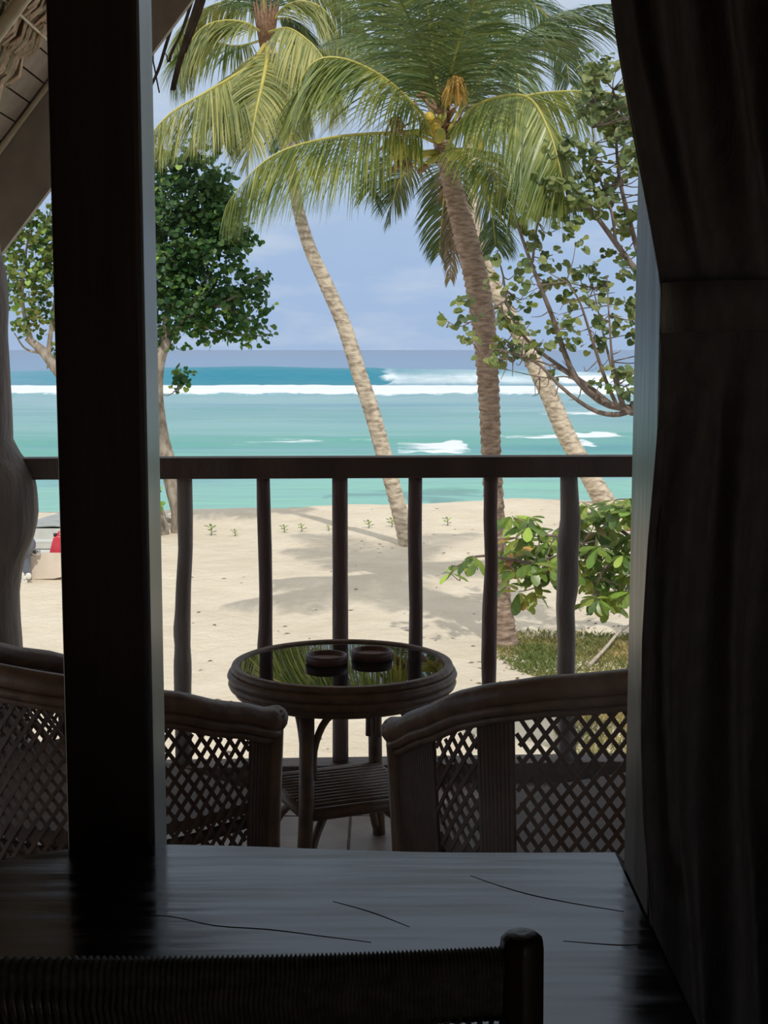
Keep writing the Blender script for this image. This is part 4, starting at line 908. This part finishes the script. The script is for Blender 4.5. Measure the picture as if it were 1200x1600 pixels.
# ------------------------------------------------------------------ boat
def build_boat():
    o = G(50, 908, SAND); Yb = o.y
    root = empty('motor_boat', (o.x, Yb, SAND), 'cream open skiff with grey outboard pulled up on the sand at the left', 'boat')
    k = Yb/F
    st = [(0, .56, .42, .03), (.8, .62, .42, .02), (1.8, .64, .43, .02), (2.8, .58, .44, .02), (3.6, .40, .46, .05), (4.2, .16, .48, .12), (4.45, .02, .49, .22)]   # y, half beam, sheer, keel
    def ring(y, hb, sh_, kl, ins=0.0):
        return [(-hb+ins, sh_), (-hb*.985+ins, sh_*.55), (-hb*.95+ins*.9, kl+.06+ins*.6), (-hb*.6, kl+.01+ins), (0, kl+ins), (hb*.6, kl+.01+ins), (hb*.95-ins*.9, kl+.06+ins*.6), (hb*.985-ins, sh_*.55), (hb-ins, sh_)]
    def shell(ins, flip):
        b = MB(); vs = []
        for y, hb, sh_, kl in st:
            for x, z in ring(y, max(hb, ins+.01), sh_, kl, ins): vs.append((o.x + x - .12*y, Yb + y, SAND + z))
        n = 9; fs = []
        for i in range(len(st)-1):
            for j in range(n-1):
                q = (i*n+j, i*n+j+1, (i+1)*n+j+1, (i+1)*n+j); fs.append(q if flip else tuple(reversed(q)))
        b.add(vs, fs, True); return b, vs
    b, vs = shell(0, False); b.obj('hull', M['hull'], root)
    b, _ = shell(.035, True); b.obj('hull_lining', M['hull_in'], root)
    r0 = ring(*st[0]); t = MB(); v2 = [(o.x + x, Yb + yy, SAND + z) for yy in (-.02, .03) for x, z in r0]; n = 9
    t.add(v2, [tuple(range(n)), tuple(reversed(range(n, 2*n)))] + [(i, i+n, (i+1) % n+n, (i+1) % n) for i in range(n)]); t.obj('transom', M['hull'], root)
    for s in (-1, 1):
        MB().tube(spline([(o.x + s*hb - .12*y, Yb+y, SAND+sh_) for y, hb, sh_, kl in st], 30), .022, 8).obj('gunwale', M['bench'], root)
    for y, w, z in ((.95, .57, .30), (1.95, .58, .33)):
        MB().box((o.x - .12*y, Yb+y, SAND+z), (2*w, .26, .035)).obj('bench_seat', M['bench'], root, bevel=.006)
    fd = MB(); fv = []
    for y, hb, sh_, kl in st[3:]:
        for x in (-hb, 0, hb): fv.append((o.x + x - .12*y, Yb+y, SAND + sh_ + .012 + (.03 if x == 0 else 0)))
    fd.add(fv, [(i*3+j, i*3+j+1, (i+1)*3+j+1, (i+1)*3+j) for i in range(3) for j in range(2)]); f_ = fd.obj('foredeck', M['hull_in'], root)
    f_.modifiers.new('thick', 'SOLIDIFY').thickness = .02
    MB().box((o.x - .12*2.78, Yb+2.78, SAND+.26), (.84, .03, .34)).obj('locker_bulkhead', M['bench'], root)
    # outboard on the transom
    mo = MB(); C0 = Vector((o.x - .03, Yb-.16, SAND))
    mo.box(C0 + Vector((0, 0, .27)), (.10, .16, .40)); motor = mo.obj('outboard_motor', M['cowl'], root, bevel=.03)
    cw = MB().ball(C0 + Vector((.01, -.02, .56)), .17, (.78, 1.15, .85), 14, 9); cw.obj('cowling', M['cowl'], motor)
    MB().box(C0 + Vector((-.01, -.02, .705)), (.16, .22, .025)).obj('cowling_band', M['red'], motor, bevel=.01)
    MB().tube([C0 + Vector((0, .04, .10)), C0 + Vector((0, -.12, .09))], [.045, .03], 10).obj('gearcase', M['cowl'], motor)
    pr = MB().tube([C0 + Vector((0, -.10, .10)), C0 + Vector((0, -.17, .10))], [.035, .022], 10)
    for q in range(3):
        an = q*2.094 + .4; d = Vector((math.cos(an), 0, math.sin(an)))
        pr.ball(C0 + Vector((0, -.135, .10)) + d*.06, .05, (1, .35, 1), 8, 5)
    pr.obj('propeller', M['prop'], motor)
    MB().box(C0 + Vector((.10, .10, .43)), (.16, .05, .10)).obj('clamp_bracket', M['chrome'], motor, bevel=.02)
    MB().tube([C0 + Vector((.06, .0, .50)), C0 + Vector((.10, .0, .47)), C0 + Vector((.14, -.02, .44))], .022, 8).obj('fuel_hose', M['black'], motor)
    # red fuel can standing inside
    cx = o.x + .29; can = empty('fuel_can', (cx, Yb+.33, SAND+.13), 'red plastic fuel can standing inside the boat behind its stern', 'fuel can')
    b = MB(); zb = SAND+.13; sl = -.04
    pr = [(-.15, 0), (.11, 0), (.17, .40), (.13, .49), (.05, .52), (-.02, .48)]
    vs = [(cx + x + (0.0), Yb+.33+y, zb+z) for y in (-.10, .10) for x, z in pr]; n = len(pr)
    b.add(vs, [tuple(range(n)), tuple(reversed(range(n, 2*n)))] + [(i, i+n, (i+1) % n+n, (i+1) % n) for i in range(n)])
    b.obj('can_body', M['red'], can, bevel=.02)
    MB().tube([(cx+.02, Yb+.33, zb+.48), (cx+.05, Yb+.33, zb+.56), (cx+.12, Yb+.33, zb+.54), (cx+.13, Yb+.33, zb+.47)], .018, 8).obj('handle', M['red'], can)
    MB().tube([(cx-.0, Yb+.33, zb+.49), (cx-.01, Yb+.33, zb+.54)], .028, 10).obj('cap', M['black'], can)
build_boat()

# ------------------------------------------------------------------ balustrade and veranda post
def rail_y(x): return 4.0 + 0.05*(x - 0.0)
def build_railing():
    root = empty('railing', (0, 4.0, 0), 'dark brown wooden veranda railing with crooked natural stick balusters', 'railing')
    x0, x1 = -1.035, 2.3
    def beam(z0, z1, d0, d1, name, m):
        b = MB(); vs = [(x, rail_y(x)+d, z) for x in (x0, x1) for d in (d0, d1) for z in (z0, z1)]
        b.add(vs, [(0,1,3,2),(4,6,7,5),(0,4,5,1),(2,3,7,6),(0,2,6,4),(1,5,7,3)]); return b.obj(name, m, root, bevel=.004)
    beam(.888, .948, -.035, .035, 'top_rail', M['rail_wood'])
    beam(-.0, .058, -.045, .045, 'bottom_rail', M['rail_wood'])
    rows = {
     1: [(745, 288, 24), (800, 289, 25), (860, 290, 23), (915, 287, 24), (955, 286, 25), (985, 284.5, 28), (1010, 285.5, 25), (1038, 285.5, 29), (1090, 285.5, 27), (1190, 287, 27)],
     2: [(745, 411, 21), (800, 412, 22), (860, 414, 22), (930, 415.5, 21), (980, 415, 22), (1010, 414, 25), (1100, 415, 24), (1190, 416, 24)],
     3: [(745, 531, 25), (900, 531.5, 25), (1050, 532, 26), (1190, 532, 26)],
     4: [(745, 649, 22), (830, 648, 23), (950, 650, 22), (1050, 649, 23), (1190, 650, 24)],
     5: [(740, 767, 22), (811, 766, 22), (880, 768, 21), (947, 765.5, 24), (1030, 764, 25), (1070, 764, 23), (1190, 766, 24)],
     6: [(740, 888.5, 27), (790, 890, 30), (810, 891, 32), (835, 889, 35), (858, 886.5, 35), (880, 887, 33), (915, 887, 35), (950, 883, 30), (1000, 885.5, 29), (1050, 884.5, 29), (1190, 886, 30)],
     7: [(745, 168, 25), (900, 166, 26), (1040, 170, 27), (1190, 170, 26)], 8: [(745, 1008, 25), (900, 1010, 27), (1190, 1008, 27)], 9: [(745, 1128, 25), (900, 1124, 26), (1190, 1128, 27)]}
    for k, rw in rows.items():
        X = P(rw[0][1], 745, 4.0).x; Yb = rail_y(X); zs = np.linspace(.052, .892, 34); pts = []; rad = []
        pz = [P(x, y, Yb).z for y, x, w in rw][::-1]; pxs = [P(x, y, Yb).x for y, x, w in rw][::-1]; pw = [w for y, x, w in rw][::-1]
        for z in zs:
            pts.append((float(np.interp(z, pz, pxs)), Yb + .004*math.sin(z*7+k), z))
            rad.append(float(np.interp(z, pz, pw))*.5*Yb/F*(1 + .02*noise.noise((z*9, k, 0))))
        MB().tube(pts, rad, 14).obj('baluster', M['grey_wood' if k in (1, 6) else 'stick_wood'], root)
    # natural corner post
    rw = [(200, 4), (300, 8), (392, 10), (430, 18), (470, 20), (520, 16), (600, 16), (690, 20), (722, 34), (748, 52), (772, 56), (803, 56), (825, 50), (841, 43), (860, 35), (883, 29), (920, 25), (1000, 27), (1060, 26), (1200, 30), (1300, 34)]
    Yp = 3.93; cxp = -36; pz = [P(x, y, Yp).z for y, x in rw][::-1]
    zt = rake_z(P(-36, 392, YR).x)
    zs = list(np.linspace(0, roof_z(P(-36, 700, Yp).x) - .02, 66)); pts = []; rad = []
    for z in zs:
        e = float(np.interp(z, pz, [x for y, x in rw][::-1]))
        c0 = cxp + (e-20)*.35; pts.append((P(c0, 700, Yp).x + .01*noise.noise((z*3, 0, 0)), Yp + .01*noise.noise((z*3, 5, 0)), z)); rad.append((e-c0)*Yp/F)
    o = MB().tube(pts, rad, 18).obj('veranda_post', M['grey_wood'])
    tag(o, 'thick crooked grey driftwood post holding up the veranda at the far left', 'post')
build_railing()

# ------------------------------------------------------------------ rattan table
def build_table():
    C0 = G(535, 1036, .50); cx, cy = C0.x, C0.y
    root = empty('rattan_table', (cx, cy, 0), 'round rattan side table with glass top between the two armchairs', 'table')
    def ring(name, r, z, t, parent=root, m=None, n=72):
        pts = [(cx + r*math.cos(a), cy + r*math.sin(a), z) for a in np.linspace(0, 2*math.pi, n+1)]
        return MB().tube(pts, t, 8, caps=False).obj(name, m or M['rattan'], parent)
    for r, z, t in ((.256, .494, .0115), (.264, .476, .0125), (.262, .457, .0125), (.250, .441, .0115), (.236, .434, .010)): ring('rim_ring', r, z, t)
    top = MB().lathe([(.236, .470), (.236, .474), (0, .474)], (cx, cy, 0), 48, False).obj('tray_board', M['rattan_dark'], root)
    for i in range(9): ring('coil_ring', .225 - i*.024, .478, .0085, top)
    MB().lathe([(.2465, .4915), (.2465, .4975), (.244, .4985), (0, .4985)], (cx, cy, 0), 72, False).obj('glass_top', M['table_glass'], root)
    offs = [(-.078, -.190), (.190, -.078), (.078, .190), (-.190, .078)]
    for i, (dx, dy) in enumerate(offs):
        p = Vector((cx+dx, cy+dy, 0))
        MB().tube([p + Vector((dx*.12, dy*.12, 0)), p + Vector((0, 0, .2)), p + Vector((-dx*.03, -dy*.03, .44))], [.0165, .0175, .0175], 12).obj('leg', M['rattan'], root)
        for j in (1, -1):
            q = offs[(i+j) % 4]; d = Vector((q[0]-dx, q[1]-dy, 0)).normalized()
            MB().tube(spline([p + d*.018 + Vector((0, 0, .27)), p + d*.02 + Vector((0, 0, .34)), p + d*.045 + Vector((0, 0, .40)), p + d*.085 + Vector((0, 0, .428)), p + d*.115 + Vector((0, 0, .434))], 14), .0085, 8).obj('brace', M['rattan'], root)
            if j == 1: MB().tube([p + Vector((0, 0, .185)), Vector((cx+q[0], cy+q[1], .185))], .015, 10).obj('stretcher', M['rattan'], root)
        MB().tube(spline([p + Vector((0, 0, .03)), p + Vector((-dx*.2, -dy*.2, .11)), p + Vector((-dx*.55, -dy*.55, .165))], 10), .010, 8).obj('foot_brace', M['rattan'], root)
    A, B, Cc, Dd = [Vector((cx+x, cy+y, .195)) for x, y in offs]
    for k in range(1, 13):
        t = k/13; MB().tube([A.lerp(Dd, t), B.lerp(Cc, t)], .0078, 7).obj('shelf_rod', M['rattan'], root)
    for nm, px, py, lab in (('a', 510, 1036, 'left round brown wooden ashtray on the glass table top'), ('b', 581, 1029, 'right round brown wooden ashtray on the glass table top')):
        g = G(px, py, .499)
        tag(MB().lathe([(0.0, .4988), (.046, .4988), (.050, .502), (.050, .5205), (.0475, .5215), (.0445, .5205), (.043, .511), (.030, .509), (0, .509)], (g.x, g.y, 0), 40).obj('ashtray', M['tray']), lab, 'ashtray', 'ashtrays on the glass table')
build_table()

# ------------------------------------------------------------------ rattan armchairs
def build_chair(RE, dH):
    """local: seat centre at origin, faces +y"""
    hw, yf, yc = .34, .16, .01
    path = [(-hw, y) for y in np.linspace(yf, yc, 12)]
    path += [(-hw*math.cos(a), yc - hw*math.sin(a)) for a in np.linspace(0, math.pi, 60)[1:]]
    path += [(hw, y) for y in np.linspace(yc, yf, 12)[1:]]
    p = np.array(path); sl = np.concatenate([[0], np.cumsum(np.hypot(*np.diff(p, axis=0).T))]); S = sl[-1]
    def H(s):
        e = min(s, S-s); return lerp([0, .03, .08, .155, .23, .30, .40, .52, .684], [.541, .550, .577, .607, .645, .670, .695, .710, .725], e) - dH*min(1, e/.3)
    def W_(s, h, off=0.0):
        s = min(max(s, 0), S); x = np.interp(s, sl, p[:, 0]); y = np.interp(s, sl, p[:, 1])
        e = .01; tx_ = np.interp(min(s+e, S), sl, p[:, 0]) - np.interp(max(s-e, 0), sl, p[:, 0]); ty_ = np.interp(min(s+e, S), sl, p[:, 1]) - np.interp(max(s-e, 0), sl, p[:, 1])
        L = math.hypot(tx_, ty_); nx, ny = ty_/L, -tx_/L               # outward
        fl = .06*max(0, (h-.3))**1.0 - .02 + off
        return Vector((x - (-nx)*0 + nx*fl*1.0, y + ny*fl, h))
    root = empty('rattan_armchair', (0, 0, 0), 'x', 'armchair', 'rattan armchairs on the veranda')
    ra, rd_ = M['rattan'], M['rattan_dark']
    ss = np.linspace(0, S, 70)
    ends0 = [W_(0, .530, -.03) + Vector((0, .012, -.012))] ; 
    top = [W_(s, H(s)) for s in ss]
    rt = [.021 + .005*math.exp(-(min(s, S-s)/.03)**2) for s in ss]
    MB().tube(top, rt, 12).ball(top[0], .026, n=12, m=8).ball(top[-1], .026, n=12, m=8).obj('top_rail', ra, root, True)
    MB().tube([W_(s, H(s)-.026, .010) for s in ss], .0095, 8).obj('rail_bead', ra, root, True)
    MB().tube([W_(s, H(s)-.042, .004) for s in ss], .0075, 8).obj('rail_bead', ra, root, True)
    MB().tube([W_(s, .33, -.035) for s in ss], .012, 8).obj('seat_rail', ra, root, True)
    MB().tube([W_(s, .14, .0) for s in ss], .014, 8).obj('bottom_rail', ra, root, True)
    # lattice
    B0, B1 = .275, .345                    # reed panel length, splat band
    def ok(s): e = min(s, S-s); return e > RE-.004 and not (B0+.004 < e < B1-.004)
    d = .0272; kk = .74; h0 = .15
    for layer, sg in ((0, -1), (1, 1)):
        off = .0016 if layer else -.0016
        n0 = int((S + .5)/d) + 2
        for i in range(-int(.5/d)-2, n0):
            sb = i*d; run = []
            runs = []
            for h in np.linspace(h0, .73, 30):
                s = sb + sg*kk*(h-h0) + (0 if sg == 1 else .36)
                if 0 < s < S and ok(s) and h < H(s)-.03: run.append((s, h))
                else:
                    if len(run) > 2: runs.append(run)
                    run = []
            if len(run) > 2: runs.append(run)
            for run in runs:
                run = run[::2] + ([run[-1]] if len(run) % 2 == 0 else [])
                b = MB(); vs = []; hw_ = .0038; ca, sa = 1/math.hypot(1, kk), kk/math.hypot(1, kk)
                for s, h in run:
                    for o2, e in ((off-.0014, -1), (off-.0014, 1), (off+.0014, 1), (off+.0014, -1)):
                        vs.append(W_(s + e*hw_*ca, h - e*hw_*sa*sg, o2))
                fs = [(4*j+q, 4*j+(q+1) % 4, 4*j+4+(q+1) % 4, 4*j+4+q) for j in range(len(run)-1) for q in range(4)] + [(3, 2, 1, 0), tuple(4*(len(run)-1)+q for q in range(4))]
                b.add(vs, fs); b.obj('lattice_strip', rd_, root, True)
    # upright reeds: arm fronts and splats
    for s0, s1, st in ((0.004, RE, .0085), (S-RE, S-.004, .0085), (B0, B1, .0080), (S-B1, S-B0, .0080)):
        for s in np.arange(s0, s1+.001, st):
            MB().tube([W_(s, .15, .001), W_(s, .36, .001), W_(s, H(s)-.012, .001)], .0050, 6).obj('reed', rd_, root, True)
    # front uprights, legs, seat
    for s in (0, S):
        q = W_(s, .3); MB().tube([(q.x, q.y, 0), (q.x, q.y, .3), W_(s, .535)], .017, 10).obj('front_leg', ra, root, True)
    for s in (.56, S-.56):
        q = W_(s, .2, .004); MB().tube([(q.x, q.y, 0), q], .017, 10).obj('rear_leg', ra, root, True)
    MB().tube([W_(0, .36), W_(S, .36)], .016, 10).obj('front_rail', ra, root, True)
    MB().tube([W_(0, .14), W_(S, .14)], .013, 10).obj('front_stretcher', ra, root, True)
    b = MB(); pts = [(x*.95, y*.95) for x, y in path]; vs = [(x, y, .365) for x, y in pts] + [(x, y, .385) for x, y in pts]; n = len(pts)
    b.add(vs, [tuple(range(n, 2*n)), tuple(reversed(range(n)))] + [(i, (i+1) % n, (i+1) % n+n, i+n) for i in range(n)]); b.obj('seat', rd_, root, True)
    return root
# link() for local parts of the chair
chair = build_chair(.155, 0)
chair2 = build_chair(.06, .042)
chair['label'] = 'rattan lattice armchair right of the glass table, its back toward the window'
chair2.location = (-.562, 2.777, 0); chair2.rotation_euler = (0, 0, R(-44))
chair2['label'] = 'rattan lattice armchair left of the glass table, partly behind the window post'
chair.location = (.39, 2.59, 0); chair.rotation_euler = (0, 0, R(28))

# ------------------------------------------------------------------ desk
def build_desk():
    far = [(-.95, 1.30), (-.60, 1.315), (-.41, 1.335), (-.36, 1.358), (-.30, 1.381), (-.235, 1.388), (-.15, 1.384), (-.05, 1.374), (.05, 1.366), (.15, 1.365), (.236, 1.366)]
    near = [(.236, .93), (.0, .925), (-.3, .93), (-.6, .94), (-.95, .93)]
    fs_ = [(x, y) for x, y, _ in [tuple(v) for v in spline([(a, b, 0) for a, b in far], 50)]]
    pl = fs_ + near; n = len(pl)
    root = empty('writing_desk', (-.35, 1.15, 0), 'glossy dark live-edge wooden desk under the window', 'desk')
    vs = [(x, y, .712 + (.0 if i >= 50 else .0)) for i, (x, y) in enumerate(pl)] + [(x, y, .75) for x, y in pl]
    b = MB(); b.add(vs, [tuple(range(n, 2*n)) if False else tuple(reversed(range(n, 2*n))), tuple(range(n))] + [(i, i+n, (i+1) % n + n, (i+1) % n) for i in range(n)])
    top = b.obj('desk_top', M['desk'], root, bevel=.005)
    # shrinkage cracks, thin dark grooves lying in the surface
    cr = [[(222, 1430), (270, 1432), (335, 1446), (420, 1452), (500, 1462), (580, 1472)], [(735, 1368), (775, 1382), (830, 1398), (900, 1412), (975, 1424)], [(520, 1408), (580, 1425), (640, 1448)], [(880, 1470), (960, 1476), (1000, 1476)]]
    for i, c in enumerate(cr):
        pts = spline([G(x, y, .7502) for x, y in c], 16)
        MB().tube(pts, [.00030*(1 - abs(j-8)/11) + .0001 for j in range(16)], 5).obj('wood_crack', M['black'], top)
    for x in (-.88, .15):
        for y in (.99, 1.27): MB().span((x, y, 0), (x+.06, y+.06, .714)).obj('leg', M['dark_wood'], root, bevel=.004)
    MB().span((-.85, 1.29, .63), (.18, 1.315, .713)).obj('apron', M['dark_wood'], root)
build_desk()

# ------------------------------------------------------------------ woven chair in the foreground
def build_dining_chair():
    Yc = .885; k = Yc/F
    pr = P(815, 1500, Yc).x; plx = pr - .46
    root = empty('dining_chair', ((pr+plx)/2, .68, 0), 'dark wooden chair with cord-wound back rail in front of the desk', 'chair')
    # note: seat lies toward the desk
    ztop = P(815, 1457, Yc).z
    for x in (pr, plx):
        b = MB(); prof = [(x, Yc-.03, 0), (x, Yc-.012, .42), (x, Yc-.002, .75), (x, Yc, ztop-.010), (x, Yc, ztop-.004), (x, Yc, ztop-.001), (x, Yc, ztop)]
        b.tube(prof, [.0155, .0165, .0150, .0145, .0138, .0105, .004], 14); b.obj('back_post', M['dark_wood'], root)
    # cord-wound top rail
    b = MB(); n = 144; pts = []; rad = []; L = pr - plx - .026
    ctrl = spline([P(783, 1506, Yc), P(600, 1514, Yc-.010), P(400, 1520, Yc-.018), P(150, 1522, Yc-.020), P(-200, 1518, Yc-.012), (plx+.013, Yc, P(783, 1506, Yc).z)], n*4)
    for i, q in enumerate(ctrl): pts.append(q); rad.append(.0105 + .0012*math.sin(i*math.pi*2/4 + .5))
    b.tube(pts, rad, 12); b.obj('top_rail', M['cord'], root)
    # woven back: wound cords in a band, then open diagonal weave
    b = MB()
    for i in range(0, len(ctrl)-4, 4):
        q = ctrl[i]; q2 = ctrl[min(i+2, len(ctrl)-1)]
        for dy in (-.008, .008): b.tube([q + Vector((0, dy, .002)), q2 + Vector((0, dy, -.018)), q + Vector((0, dy*.6, -.036))], .0019, 5)
    b.obj('cord_band', M['cord'], root)['kind'] = 'stuff'
    z1 = ctrl[0].z - .036; z0 = .46; b = MB()
    for i in range(60):
        x = plx + .013 + L*i/59
        for s in (-1, 1):
            x2 = min(max(x + s*.10, plx+.013), pr-.013); b.tube([(x, Yc-.012 + .002*s, z1+.004), (x2, Yc-.014 + .002*s, z0)], .0017, 5)
    b.obj('woven_back', M['cord'], root)['kind'] = 'stuff'
    MB().tube([(plx, Yc-.008, z0), (pr, Yc-.008, z0)], .012, 10).obj('lower_back_rail', M['dark_wood'], root)
    ys = Yc + .36
    for x in (pr, plx): MB().tube([(x, ys, 0), (x, ys, .44)], [.0155, .017], 12).obj('front_leg', M['dark_wood'], root)
    for a_, c_ in (((pr, Yc-.01), (pr, ys)), ((plx, Yc-.01), (plx, ys)), ((plx, ys), (pr, ys)), ((plx, Yc-.01), (pr, Yc-.01))):
        MB().tube([(*a_, .425), (*c_, .425)], .014, 10).obj('seat_rail', M['dark_wood'], root)
        MB().tube([(*a_, .20), (*c_, .20)], .010, 10).obj('stretcher', M['dark_wood'], root)
    MB().span((plx+.01, Yc, .420), (pr-.01, ys-.005, .442)).obj('woven_seat', M['cord'], root, bevel=.008)
build_dining_chair()

# ------------------------------------------------------------------ curtain
def build_curtain():
    Yq = 1.345
    edge = [(-60, 950), (0, 958), (60, 966), (120, 976), (250, 1000), (360, 1021), (440, 1035), (480, 1037), (520, 1034), (560, 1037), (640, 1033), (700, 1029), (850, 1016), (1000, 1007), (1150, 1005), (1280, 1008), (1340, 1014), (1500, 1024), (1700, 1030), (2600, 1040)]
    ez = [P(x, y, Yq).z for y, x in edge][::-1]; ex = [P(x, y, Yq).x for y, x in edge][::-1]
    zs = np.linspace(.03, 1.72, 120); nu = 150; vs = []
    for z in zs:
        x0 = float(np.interp(z, ez, ex)); x0 = max(x0, .249) if z < .78 else x0
        tz = P(1035, 480, Yq).z; pin = math.exp(-((z-tz)/.09)**2)
        for j in range(nu):
            u = j/(nu-1); x = x0 + u*(.72 - x0)
            amp = .020*(1-.75*pin)*min(1, u*14+.25)
            y = Yq + amp*math.sin(u*2*math.pi*9 + .6*math.sin(z*2.1) + .4) + .006*math.sin(u*61 + z*3) + .008*pin
            vs.append((x + .004*math.sin(z*9+u*40)*(u > .02), y - .004, z))
    b = MB(); b.add(vs, [(i*nu+j, i*nu+j+1, (i+1)*nu+j+1, (i+1)*nu+j) for i in range(len(zs)-1) for j in range(nu-1)], True)
    o = b.obj('curtain', M['curtain']); o.modifiers.new('thick', 'SOLIDIFY').thickness = .003
    tag(o, 'heavy brown cloth curtain tied back at the right of the window', 'curtain')
    hem = [(float(np.interp(z, ez, ex)) if z > .78 else max(float(np.interp(z, ez, ex)), .249), Yq - .004 + .020*min(1, .25)*math.sin(.6*math.sin(z*2.1)+.4), z) for z in zs]
    MB().tube(hem, .0028, 6).obj('hem', M['curtain'], o)
    z0, z1 = P(1035, 520, Yq).z, P(1035, 443, Yq).z; b = MB(); x0 = P(1033, 480, Yq).x; vs = []
    for i in range(30):
        x = x0 - .002 + i*(.5/29); yy = Yq - .030 - .006*math.sin(i*.7) if i else Yq - .012
        vs += [(x, yy, z0 + .012*i/29), (x, yy, z1 + .012*i/29)]
    b.add(vs, [(2*i, 2*i+2, 2*i+3, 2*i+1) for i in range(29)], True); t = b.obj('tieback', M['curtain'], o); t.modifiers.new('thick', 'SOLIDIFY').thickness = .006
    MB().tube([(.20, Yq, 1.725), (.95, Yq, 1.725)], .012, 10).obj('curtain_rod', M['dark_wood'], o)
build_curtain()
